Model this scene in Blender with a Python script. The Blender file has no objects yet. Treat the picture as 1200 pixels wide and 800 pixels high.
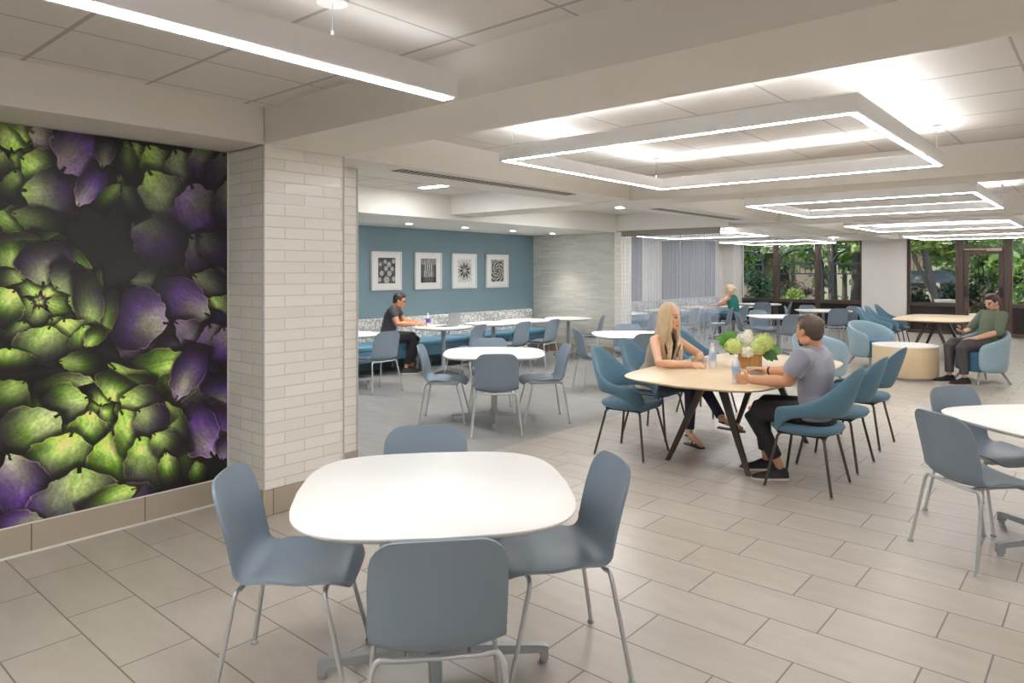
import bpy, bmesh, math, random
import numpy as np
from mathutils import Vector, Matrix
random.seed(7); np.random.seed(7)
S = bpy.context.scene
C = S.collection
PI = math.pi
V = Vector

# ---------------------------------------------------------------- materials
def lin(c):
    o = []
    for v in c:
        v = v / 255.0
        o.append(v / 12.92 if v <= 0.04045 else ((v + 0.055) / 1.055) ** 2.4)
    return tuple(o) + (1.0,)

class NT:
    def __init__(s, name):
        s.m = bpy.data.materials.new(name); s.m.use_nodes = True
        s.t = s.m.node_tree; s.t.nodes.clear()
        s.out = s.n('ShaderNodeOutputMaterial')
        s.b = s.n('ShaderNodeBsdfPrincipled')
        s.l(s.b.outputs[0], s.out.inputs[0])
    def n(s, k, **kw):
        x = s.t.nodes.new(k)
        for a, v in kw.items():
            if a in x.inputs.keys(): x.inputs[a].default_value = v
            else: setattr(x, a, v)
        return x
    def l(s, a, b): s.t.links.new(a, b)
    def math(s, op, a, b=None, c=None):
        x = s.n('ShaderNodeMath', operation=op)
        for i, v in enumerate((a, b, c)):
            if v is None: continue
            if isinstance(v, (int, float)): x.inputs[i].default_value = v
            else: s.l(v, x.inputs[i])
        return x.outputs[0]
    def mix(s, f, a, b, blend='MIX'):
        x = s.n('ShaderNodeMix', data_type='RGBA', blend_type=blend)
        for i, v in ((0, f), (6, a), (7, b)):
            if isinstance(v, (int, float)): x.inputs[i].default_value = v
            elif isinstance(v, tuple): x.inputs[i].default_value = v
            else: s.l(v, x.inputs[i])
        return x.outputs[2]
    def ramp(s, f, stops):
        x = s.n('ShaderNodeValToRGB'); e = x.color_ramp.elements
        while len(e) < len(stops): e.new(0.5)
        for q, (p, c) in zip(e, stops): q.position = p; q.color = c
        s.l(f, x.inputs[0]); return x.outputs[0]
    def bump(s, h, strength=.3, dist=.01):
        x = s.n('ShaderNodeBump'); x.inputs['Strength'].default_value = strength
        x.inputs['Distance'].default_value = dist
        s.l(h, x.inputs['Height']); s.l(x.outputs[0], s.b.inputs['Normal'])
    def set(s, **k):
        for a, v in k.items():
            a = a.replace('_', ' ')
            if isinstance(v, (int, float, tuple)): s.b.inputs[a].default_value = v
            else: s.l(v, s.b.inputs[a])
        return s
    def noise(s, co, scale, detail=3, rough=.5):
        x = s.n('ShaderNodeTexNoise'); x.inputs['Scale'].default_value = scale
        x.inputs['Detail'].default_value = detail; x.inputs['Roughness'].default_value = rough
        if co is not None: s.l(co, x.inputs['Vector'])
        return x.outputs[0]
    def co(s, which='Object', scale=None):
        t = s.n('ShaderNodeTexCoord').outputs[which]
        if scale:
            m = s.n('ShaderNodeMapping'); m.inputs['Scale'].default_value = scale
            s.l(t, m.inputs[0]); return m.outputs[0]
        return t

def plain(name, rgb, rough=.5, metal=0., var=.06, nscale=8, bump=0., bscale=200, spec=.5, sheen=0.):
    q = NT(name); co = q.co()
    c = lin(rgb); d = tuple(v * (1 - var) for v in c[:3]) + (1,)
    col = q.mix(q.noise(co, nscale), c, d)
    q.set(Base_Color=col, Roughness=rough, Metallic=metal, Specular_IOR_Level=spec)
    if sheen: q.set(Sheen_Weight=sheen)
    if bump: q.bump(q.noise(co, bscale, 2), bump, .002)
    return q.m

def emit(name, rgb, st):
    q = NT(name); q.set(Base_Color=(0.8, .8, .8, 1), Emission_Color=lin(rgb), Emission_Strength=st, Roughness=.6)
    return q.m

def fabric(name, rgb, rgb2, scale=260, rough=.85, mixs=.5):
    q = NT(name); co = q.co(scale=(1, 1, .35)); n = q.noise(co, scale, 2, .7)
    n2 = q.noise(q.co(), 5, 2)
    c = q.mix(q.math('MULTIPLY', n, mixs * 2), lin(rgb), lin(rgb2))
    c = q.mix(q.math('MULTIPLY', n2, .25), c, lin(rgb2))
    q.set(Base_Color=c, Roughness=rough, Sheen_Weight=.2); q.bump(n, .25, .0015)
    return q.m

def wood(name, a, b, rough=.4, axis=0, sc=1.):
    q = NT(name); s_ = [14 * sc] * 3; s_[axis] = 1.1 * sc
    co = q.co(scale=tuple(s_))
    n = q.noise(co, 2.2, 5, .6); n2 = q.noise(q.co(scale=tuple(3 * v for v in s_)), 4, 2)
    c = q.mix(n, lin(a), lin(b)); c = q.mix(q.math('MULTIPLY', n2, .25), c, lin(b))
    q.set(Base_Color=c, Roughness=rough); return q.m

def brick_mat(name, c1, c2, mortar, w, h, rough=.25, bump=.35, off=.5, ms=.004):
    q = NT(name); uv = q.co('UV')
    br = q.n('ShaderNodeTexBrick', offset=off)
    q.l(uv, br.inputs['Vector'])
    for k, v in (('Scale', 1.), ('Brick Width', w), ('Row Height', h), ('Mortar Size', ms), ('Mortar Smooth', .3), ('Bias', 0.)):
        br.inputs[k].default_value = v
    br.inputs['Color1'].default_value = lin(c1); br.inputs['Color2'].default_value = lin(c2)
    br.inputs['Mortar'].default_value = lin(mortar)
    n = q.noise(q.co('UV', (6, 18, 1)), 1.6, 3, .5)
    c = q.mix(q.math('MULTIPLY', n, .25), br.outputs['Color'], lin(c2))
    hgt = q.math('ADD', q.math('MULTIPLY', br.outputs['Fac'], -1.0), q.math('MULTIPLY', n, .9))
    q.set(Base_Color=c, Roughness=rough, Coat_Weight=.15); q.bump(hgt, bump, .004)
    return q.m

def tile_mat(name, c1, c2, grout, w=.3027, L=.615, x0=1.103, y0a=1.203, y0b=.995, rough=.32):
    q = NT(name); sep = q.n('ShaderNodeSeparateXYZ'); q.l(q.co('Object'), sep.inputs[0])
    x, y = sep.outputs[0], sep.outputs[1]
    u = q.math('DIVIDE', q.math('SUBTRACT', x, x0), w)
    row = q.math('FLOOR', u); par = q.math('FLOORED_MODULO', row, 2.)
    off = q.math('ADD', q.math('MULTIPLY', par, y0b - y0a), y0a)
    v = q.math('DIVIDE', q.math('SUBTRACT', y, off), L); cell = q.math('FLOOR', v)
    fu = q.math('PINGPONG', u, .5); fv = q.math('PINGPONG', v, .5)     # distance to nearest edge in cells
    gu = q.math('LESS_THAN', fu, .0035 / w); gv = q.math('LESS_THAN', fv, .0035 / L)
    g = q.math('MAXIMUM', gu, gv)
    cmb = q.n('ShaderNodeCombineXYZ'); q.l(row, cmb.inputs[0]); q.l(cell, cmb.inputs[1])
    wn = q.n('ShaderNodeTexWhiteNoise', noise_dimensions='2D'); q.l(cmb.outputs[0], wn.inputs['Vector'])
    add = q.n('ShaderNodeVectorMath', operation='ADD'); q.l(q.co('Object', (3.5, 1.2, 1)), add.inputs[0])
    sc = q.n('ShaderNodeVectorMath', operation='SCALE'); q.l(wn.outputs[1], sc.inputs[0]); sc.inputs[3].default_value = 20
    q.l(sc.outputs[0], add.inputs[1])
    n = q.noise(add.outputs[0], 2.2, 6, .6)
    c = q.mix(n, lin(c1), lin(c2))
    c = q.mix(q.math('MULTIPLY', wn.outputs[0], .3), c, lin(c2))
    c = q.mix(g, c, lin(grout))
    q.set(Base_Color=c, Roughness=q.math('ADD', q.math('MULTIPLY', n, .12), rough - .05))
    q.bump(q.math('MULTIPLY', g, -1), .4, .002); return q.m

def ceil_mat(name, x0, y0, p=.6):
    q = NT(name); sep = q.n('ShaderNodeSeparateXYZ'); q.l(q.co('Object'), sep.inputs[0])
    u = q.math('DIVIDE', q.math('SUBTRACT', sep.outputs[0], x0), p)
    v = q.math('DIVIDE', q.math('SUBTRACT', sep.outputs[1], y0), p)
    gu = q.math('LESS_THAN', q.math('PINGPONG', u, .5), .011 / p)
    gv = q.math('LESS_THAN', q.math('PINGPONG', v, .5), .007 / p)
    g = q.math('MAXIMUM', gu, gv)
    n = q.noise(q.co(), 160, 2)
    c = q.mix(q.math('MULTIPLY', n, .15), lin((222, 218, 213)), lin((195, 190, 185)))
    c = q.mix(g, c, lin((180, 175, 170)))
    q.set(Base_Color=c, Roughness=.8); q.bump(q.math('ADD', q.math('MULTIPLY', g, -1), q.math('MULTIPLY', n, .1)), .3, .004)
    return q.m

def attr_mat(name, rough=.4, coat=0.):
    q = NT(name); a = q.n('ShaderNodeVertexColor'); a.layer_name = 'Col'
    q.set(Base_Color=a.outputs[0], Roughness=rough, Coat_Weight=coat); return q.m

M = {}
M['paint'] = plain('warm_white_paint', (228, 224, 217), .6, var=.02)
M['paint_wall'] = plain('white_wall_paint', (226, 223, 218), .6, var=.02)
M['soffit'] = plain('soffit_paint', (205, 204, 200), .6, var=.02)
M['blue_wall'] = plain('blue_wall_paint', (124, 150, 160), .6, var=.03)
M['tile'] = tile_mat('porcelain_floor_tile', (196, 188, 178), (160, 150, 139), (112, 105, 97))
M['tile_grey'] = tile_mat('grey_floor_plank', (168, 166, 163), (140, 138, 136), (138, 136, 133), w=.18, L=1.2, x0=0, y0a=0, y0b=.6, rough=.32)
M['base_tile'] = brick_mat('baseboard_tile', (176, 164, 148), (160, 148, 132), (95, 86, 78), .615, .6, .4, .1, 0.)
M['brick'] = brick_mat('glazed_white_brick', (240, 237, 230), (230, 226, 218), (210, 205, 197), .30, .0757, .18, .5)
M['brick_grey'] = brick_mat('glazed_grey_brick', (214, 212, 204), (192, 190, 183), (198, 196, 190), .30, .04, .25, .4, .37)
M['ceil'] = ceil_mat('acoustic_tile_a', 1.065, 1.70)
M['ceil2'] = ceil_mat('acoustic_tile_b', 3.87, .36)
M['shell'] = plain('blue_grey_moulded_plastic', (122, 136, 149), .42, var=.03, bump=.05, bscale=500)
M['chrome'] = plain('brushed_silver_tube', (205, 207, 209), .32, .65, var=.05)
M['silver'] = plain('silver_painted_metal', (166, 169, 173), .4, .35, var=.05)
M['white_top'] = plain('white_laminate', (238, 237, 234), .35, var=.01)
M['edge'] = plain('table_edge_band', (196, 194, 190), .5)
M['blue_up'] = fabric('teal_blue_upholstery', (94, 130, 149), (70, 106, 128), 350)
M['tub'] = fabric('light_blue_tweed', (170, 194, 205), (122, 152, 168), 160)
M['tub_seat'] = fabric('deep_blue_seat_fabric', (64, 112, 140), (48, 94, 122), 300)
M['dark_leg'] = plain('bronze_dark_metal', (92, 84, 78), .35, .75)
M['wleg'] = plain('dark_bronze_table_leg', (70, 60, 52), .45, .3)
M['oak'] = wood('pale_oak_top', (226, 204, 172), (205, 180, 146), .38)
M['oak_v'] = wood('pale_oak_veneer', (222, 203, 168), (203, 180, 143), .5, 2)
M['box_wood'] = wood('honey_wood_slats', (196, 146, 88), (160, 110, 58), .5, 2)
M['fix'] = plain('fixture_white_aluminium', (242, 242, 243), .4, var=.01)
M['emit'] = emit('led_diffuser', (250, 250, 250), 27.)
M['emit_up'] = emit('led_uplight_lens', (250, 250, 250), 21.)
M['emit_fill'] = emit('added_ceiling_fill', (250, 250, 250), 1.3)
M['emit_dl'] = emit('downlight_lens', (255, 250, 244), 25.)
M['bronze'] = plain('bronze_window_frame', (82, 66, 60), .45, .3)
M['black'] = plain('matt_black', (30, 30, 32), .6)
M['vent'] = plain('vent_slot_dark', (92, 86, 80), .7)
M['leather'] = plain('banquette_blue_vinyl', (84, 130, 156), .45, var=.05)
def pat():
    q = NT('leaf_print_vinyl'); uv = q.co('Object')
    w = q.n('ShaderNodeTexVoronoi', feature='DISTANCE_TO_EDGE'); w.inputs['Scale'].default_value = 26
    nn = q.n('ShaderNodeTexNoise'); nn.inputs['Scale'].default_value = 14; q.l(uv, nn.inputs['Vector'])
    ad = q.n('ShaderNodeVectorMath', operation='MULTIPLY_ADD'); q.l(nn.outputs['Color'], ad.inputs[0]); ad.inputs[1].default_value = (.12, .12, .12); q.l(uv, ad.inputs[2])
    q.l(ad.outputs[0], w.inputs['Vector'])
    n2 = q.noise(uv, 18, 3)
    f = q.math('MULTIPLY', q.math('LESS_THAN', w.outputs[0], .13), q.math('GREATER_THAN', n2, .42))
    c = q.mix(f, lin((226, 224, 220)), lin((156, 154, 156)))
    q.set(Base_Color=c, Roughness=.45); return q.m
M['pattern'] = pat()
def glass(name, tint=(1, 1, 1), refl=.06):
    q = NT(name); q.t.nodes.remove(q.b)
    t = q.n('ShaderNodeBsdfTransparent'); t.inputs[0].default_value = tint + (1,)
    g = q.n('ShaderNodeBsdfGlossy'); g.inputs['Roughness'].default_value = .02
    f = q.n('ShaderNodeFresnel'); f.inputs[0].default_value = 1.3
    mx = q.n('ShaderNodeMixShader'); q.l(f.outputs[0], mx.inputs[0]); q.l(t.outputs[0], mx.inputs[1]); q.l(g.outputs[0], mx.inputs[2])
    q.l(mx.outputs[0], q.out.inputs[0]); return q.m
M['glass'] = glass('window_glass', (.93, .95, .94))
M['glass_clear'] = glass('clear_glass', (.96, .97, .98))
def stripe_glass():
    q = NT('striped_film_glass'); sep = q.n('ShaderNodeSeparateXYZ'); q.l(q.co('Object'), sep.inputs[0])
    cmb = q.n('ShaderNodeCombineXYZ'); q.l(sep.outputs[1], cmb.inputs[1])
    n = q.noise(cmb.outputs[0], 34, 3, .8)
    f = q.ramp(n, [(.38, (.05, .05, .05, 1)), (.56, (.18, .18, .18, 1)), (.70, (.5, .5, .5, 1))])
    t = q.n('ShaderNodeBsdfTransparent'); t.inputs[0].default_value = (.95, .96, .98, 1)
    d = q.n('ShaderNodeBsdfTranslucent'); d.inputs[0].default_value = (.85, .87, .92, 1)
    d2 = q.n('ShaderNodeBsdfDiffuse'); d2.inputs[0].default_value = (.85, .87, .92, 1)
    ad = q.n('ShaderNodeMixShader'); ad.inputs[0].default_value = .5; q.l(d.outputs[0], ad.inputs[1]); q.l(d2.outputs[0], ad.inputs[2])
    mx = q.n('ShaderNodeMixShader'); q.l(f, mx.inputs[0]); q.l(t.outputs[0], mx.inputs[1]); q.l(ad.outputs[0], mx.inputs[2])
    q.t.nodes.remove(q.b); q.l(mx.outputs[0], q.out.inputs[0]); return q.m
M['stripe'] = stripe_glass()
def curtain_mat():
    q = NT('grey_striped_screen'); sep = q.n('ShaderNodeSeparateXYZ'); q.l(q.co('Object'), sep.inputs[0])
    cmb = q.n('ShaderNodeCombineXYZ'); q.l(sep.outputs[0], cmb.inputs[0])
    n = q.noise(cmb.outputs[0], 22, 3, .8)
    c = q.ramp(n, [(.3, lin((92, 94, 104))), (.5, lin((124, 126, 136))), (.68, lin((176, 178, 186)))])
    q.set(Base_Color=c, Roughness=.7); return q.m
M['screen'] = curtain_mat()
M['skin'] = plain('skin_light', (214, 166, 136), .5, var=.06, nscale=14)
M['skin2'] = plain('skin_tan', (200, 146, 112), .5, var=.06, nscale=14)
M['skin3'] = plain('skin_warm', (208, 150, 112), .5, var=.06, nscale=14)
M['lip'] = plain('lips', (192, 116, 104), .45)
M['eye'] = plain('eye_dark', (52, 42, 38), .3)
def hairm(name, a, b):
    q = NT(name); n = q.noise(q.co(scale=(1, 1, .12)), 120, 3, .7)
    q.set(Base_Color=q.mix(n, lin(a), lin(b)), Roughness=.45); q.bump(n, .5, .003); return q.m
M['hair_blond'] = hairm('blond_hair', (232, 213, 180), (168, 140, 106))
M['hair_dark'] = hairm('dark_brown_hair', (78, 62, 52), (44, 34, 30))
M['hair_brown'] = hairm('brown_hair', (96, 76, 62), (56, 44, 38))
M['hair_black'] = hairm('black_hair', (60, 50, 46), (34, 28, 26))
M['polo'] = plain('heather_grey_polo', (146, 147, 160), .8, var=.12, nscale=30, bump=.2, bscale=300, sheen=.2)
M['tee'] = plain('charcoal_tee', (66, 68, 74), .8, var=.1)
M['taupe'] = plain('taupe_drape_vest', (180, 168, 152), .8, var=.25, nscale=22, bump=.3, bscale=80)
M['olive'] = plain('olive_green_jumper', (106, 118, 98), .85, var=.1, bump=.2)
M['teal'] = plain('teal_sleeveless_top', (24, 104, 98), .7, var=.1)
M['jeans'] = plain('dark_navy_denim', (38, 44, 66), .75, var=.15, nscale=20)
M['black_cloth'] = plain('black_trousers', (38, 37, 41), .75, var=.1)
M['grey_cloth'] = plain('charcoal_trousers', (76, 72, 76), .8, var=.1)
M['shoe'] = plain('black_shoe', (34, 33, 35), .55)
M['sole'] = plain('pale_sole', (214, 210, 206), .6)
M['leaf'] = plain('bright_leaf', (92, 148, 52), .5, var=.35, nscale=25)
M['leaf_d'] = plain('deep_leaf', (48, 104, 44), .5, var=.35, nscale=25)
M['petal_g'] = plain('lime_hydrangea_petal', (214, 226, 140), .6, var=.12, nscale=60)
M['petal_w'] = plain('white_hydrangea_petal', (244, 240, 226), .6, var=.08, nscale=60)
def foliage(name, a, b):
    q = NT(name); n = q.noise(q.co(), 2.5, 3); c = q.mix(n, lin(a), lin(b))
    q.set(Base_Color=c, Roughness=.6)
    q.b.inputs['Subsurface Weight'].default_value = 0
    tr = q.n('ShaderNodeBsdfTranslucent'); q.l(c, tr.inputs[0])
    mx = q.n('ShaderNodeMixShader'); mx.inputs[0].default_value = .35
    q.l(q.b.outputs[0], mx.inputs[1]); q.l(tr.outputs[0], mx.inputs[2]); q.l(mx.outputs[0], q.out.inputs[0]); return q.m
M['fol1'] = foliage('mid_green_tree_leaves', (130, 158, 70), (84, 120, 56))  # mottled mid-green leaf colour
M['fol2'] = foliage('dark_shrub_leaves', (66, 92, 56), (38, 60, 40))
M['fol3'] = foliage('yellow_green_leaves', (168, 182, 84), (118, 146, 62))
M['fol4'] = foliage('reddish_shrub_leaves', (130, 90, 88), (90, 96, 60))
M['bark'] = plain('grey_brown_bark', (104, 92, 80), .9, var=.4, nscale=10, bump=.6, bscale=30)
M['stone'] = plain('pale_garden_stone', (188, 180, 170), .8, var=.15)
M['stone_g'] = plain('grey_weathered_stone', (134, 136, 134), .85, var=.2)
M['stucco'] = plain('beige_stucco', (184, 170, 152), .85, var=.08)
M['brickred'] = plain('terracotta_facade', (158, 132, 114), .85, var=.15)
M['lawn'] = plain('lawn_grass', (98, 122, 66), .9, var=.35, nscale=6)

# ---------------------------------------------------------------- mesh builder
class MB:
    def __init__(s): s.v = []; s.f = []; s.mi = []; s.cur = 0
    def add(s, vs, fs):
        o = len(s.v); s.v += [tuple(x) for x in vs]
        for f in fs: s.f.append(tuple(i + o for i in f)); s.mi.append(s.cur)
    def box(s, a, b, bev=0.):
        (x0, y0, z0), (x1, y1, z1) = a, b
        if bev <= 0:
            vs = [(x, y, z) for z in (z0, z1) for y in (y0, y1) for x in (x0, x1)]
            s.add(vs, [(0, 2, 3, 1), (4, 5, 7, 6), (0, 1, 5, 4), (2, 6, 7, 3), (0, 4, 6, 2), (1, 3, 7, 5)]); return
        bm = bmesh.new(); bmesh.ops.create_cube(bm, size=1)
        bmesh.ops.scale(bm, vec=(x1 - x0, y1 - y0, z1 - z0), verts=bm.verts)
        bmesh.ops.translate(bm, vec=((x0 + x1) / 2, (y0 + y1) / 2, (z0 + z1) / 2), verts=bm.verts)
        bmesh.ops.bevel(bm, geom=bm.edges[:] + bm.verts[:], offset=bev, segments=3, profile=.5, affect='EDGES')
        s.bm(bm)
    def bm(s, bm, mat=None):
        bm.verts.index_update()
        s.add([(mat @ v.co if mat else v.co) for v in bm.verts], [[v.index for v in f.verts] for f in bm.faces]); bm.free()
    def ring(s, rings, close=True, caps=True):
        n = len(rings[0]); vs = [p for r in rings for p in r]; fs = []
        for i in range(len(rings) - 1):
            for j in range(n if close else n - 1):
                k = (j + 1) % n
                fs.append((i * n + j, i * n + k, (i + 1) * n + k, (i + 1) * n + j))
        if caps:
            fs.append(tuple(range(n - 1, -1, -1))); fs.append(tuple((len(rings) - 1) * n + j for j in range(n)))
        s.add(vs, fs)
    def tube(s, pts, r, seg=10, up=None, ab=None, round_=False):
        pts = [V(p) for p in pts]; n = len(pts)
        rad = [r] * n if isinstance(r, (int, float)) else list(r)
        if round_:   # hemispherical ends
            t0 = (pts[0] - pts[1]).normalized(); t1 = (pts[-1] - pts[-2]).normalized()
            A = []; B = []
            for k in range(1, 4):
                a = k / 4 * PI / 2 if k < 4 else PI / 2
                A.append((pts[0] + t0 * rad[0] * math.sin(a), rad[0] * math.cos(a)))
                B.append((pts[-1] + t1 * rad[-1] * math.sin(a), rad[-1] * math.cos(a)))
            pts = [a[0] for a in reversed(A)] + pts + [b[0] for b in B]
            rad = [a[1] for a in reversed(A)] + rad + [b[1] for b in B]; n = len(pts)
        rings = []; N = None
        for i in range(n):
            T = (pts[min(i + 1, n - 1)] - pts[max(i - 1, 0)]).normalized()
            if N is None:
                N = V(up) if up else (V((0, 0, 1)) if abs(T.z) < .9 else V((1, 0, 0)))
            N = (N - T * N.dot(T)).normalized(); B = T.cross(N)
            ra = rad[i]; fa, fb = (1, 1) if ab is None else ab
            rings.append([pts[i] + N * math.cos(2 * PI * j / seg) * ra * fa + B * math.sin(2 * PI * j / seg) * ra * fb for j in range(seg)])
        s.ring(rings)
    def eloft(s, secs, lat, seg=20, pw=2.2):
        """secs: (centre, half_width_along_lat, half_depth)"""
        rings = []; P = [V(q[0]) for q in secs]; n = len(P)
        for i, (c, a, b) in enumerate(secs):
            T = (P[min(i + 1, n - 1)] - P[max(i - 1, 0)]).normalized()
            L = V(lat); L = (L - T * L.dot(T)).normalized(); D = T.cross(L)
            R = []
            for j in range(seg):
                t = 2 * PI * j / seg; cx, sx = math.cos(t), math.sin(t)
                R.append(P[i] + L * a * math.copysign(abs(cx) ** (2 / pw), cx) + D * b * math.copysign(abs(sx) ** (2 / pw), sx))
            rings.append(R)
        s.ring(rings)
    def ell(s, c, ax, rad, u=16, v=10):
        X, Y, Z = ax; c = V(c); rings = []
        for i in range(1, v):
            ph = PI * i / v
            rings.append([c + X * rad[0] * math.sin(ph) * math.cos(2 * PI * j / u) + Y * rad[1] * math.sin(ph) * math.sin(2 * PI * j / u) + Z * rad[2] * math.cos(ph) for j in range(u)])
        s.ring(rings)
    def lathe(s, prof, c=(0, 0, 0), seg=32, caps=True):
        s.ring([[(c[0] + r * math.cos(2 * PI * j / seg), c[1] + r * math.sin(2 * PI * j / seg), c[2] + z) for j in range(seg)] for r, z in prof], caps=caps)
    def build(s, name, mats, parent=None, smooth=True, ang=40, uv=False):
        me = bpy.data.meshes.new(name); me.from_pydata(s.v, [], s.f)
        bm = bmesh.new(); bm.from_mesh(me); bmesh.ops.recalc_face_normals(bm, faces=bm.faces); bm.to_mesh(me); bm.free()
        if not isinstance(mats, (list, tuple)): mats = [mats]
        for m_ in mats: me.materials.append(m_)
        if len(mats) > 1: me.polygons.foreach_set('material_index', s.mi)
        if smooth:
            me.polygons.foreach_set('use_smooth', [True] * len(me.polygons))
            try: me.set_sharp_from_angle(angle=math.radians(ang))
            except Exception: pass
        if uv:
            L = me.uv_layers.new(name='UVMap')
            for p in me.polygons:
                n = p.normal
                for li in p.loop_indices:
                    co = me.vertices[me.loops[li].vertex_index].co
                    if abs(n.z) > .7: w = (co.x, co.y)
                    elif abs(n.x) > abs(n.y): w = (co.y, co.z)
                    else: w = (co.x, co.z)
                    L.data[li].uv = w
        o = bpy.data.objects.new(name, me); C.objects.link(o)
        if parent: o.parent = parent
        return o

def tag(o, label, cat, group=None):
    o['label'] = label; o['category'] = cat
    if group: o['group'] = group
    return o
def thing(name, label=None, cat=None, loc=(0, 0, 0), rz=0, group=None):
    o = bpy.data.objects.new(name, None); C.objects.link(o); o.location = loc; o.rotation_euler = (0, 0, rz)
    o.empty_display_size = .1
    if label: tag(o, label, cat, group)
    return o
def struct(name, mb, m, **k):
    k.setdefault('smooth', False)
    o = mb.build(name, m, **k)
    o['kind'] = 'structure'; return o
def boxes(*bs, bev=0.):
    q = MB()
    for a, b in bs: q.box(a, b, bev)
    return q
def copy_tree(o, parent=None):
    c = o.copy(); C.objects.link(c)
    if parent: c.parent = parent
    for ch in list(o.children): copy_tree(ch, c)
    return c
def catmull(P, n=6):
    P = [V(p) for p in P]; Q = [P[0] * 2 - P[1]] + P + [P[-1] * 2 - P[-2]]; out = []
    for i in range(1, len(Q) - 2):
        a, b, c, d = Q[i - 1:i + 3]
        for k in range(n):
            t = k / n
            out.append(.5 * ((2 * b) + (c - a) * t + (2 * a - 5 * b + 4 * c - d) * t * t + (3 * b - a - 3 * c + d) * t ** 3))
    out.append(P[-1]); return out
def interp(x, xs, ys): return float(np.interp(x, xs, ys))

# ---------------------------------------------------------------- camera
cam = bpy.data.cameras.new('camera'); co = bpy.data.objects.new('camera', cam); C.objects.link(co)
cam.sensor_width = 36; cam.lens = 36 * 819 / 1200; cam.shift_y = -82 / 1200; cam.clip_end = 300
TH = math.atan(705 / 819)
co.location = (0, 0, 1.6); co.rotation_euler = (PI / 2, 0, TH - PI / 2)
S.camera = co
S.view_settings.view_transform = 'Standard'; S.view_settings.look = 'None'
S.view_settings.gamma = 1; S.view_settings.exposure = 1.2; S.view_settings.use_curve_mapping = False
try:
    S.cycles.use_denoising = True; S.cycles.max_bounces = 8; S.cycles.diffuse_bounces = 5; S.cycles.transparent_max_bounces = 16
    S.cycles.sample_clamp_indirect = 6; S.cycles.caustics_reflective = False; S.cycles.caustics_refractive = False
except Exception: pass
M['dark_panel'] = plain('dark_spandrel_glass', (44, 38, 36), .25)
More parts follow.
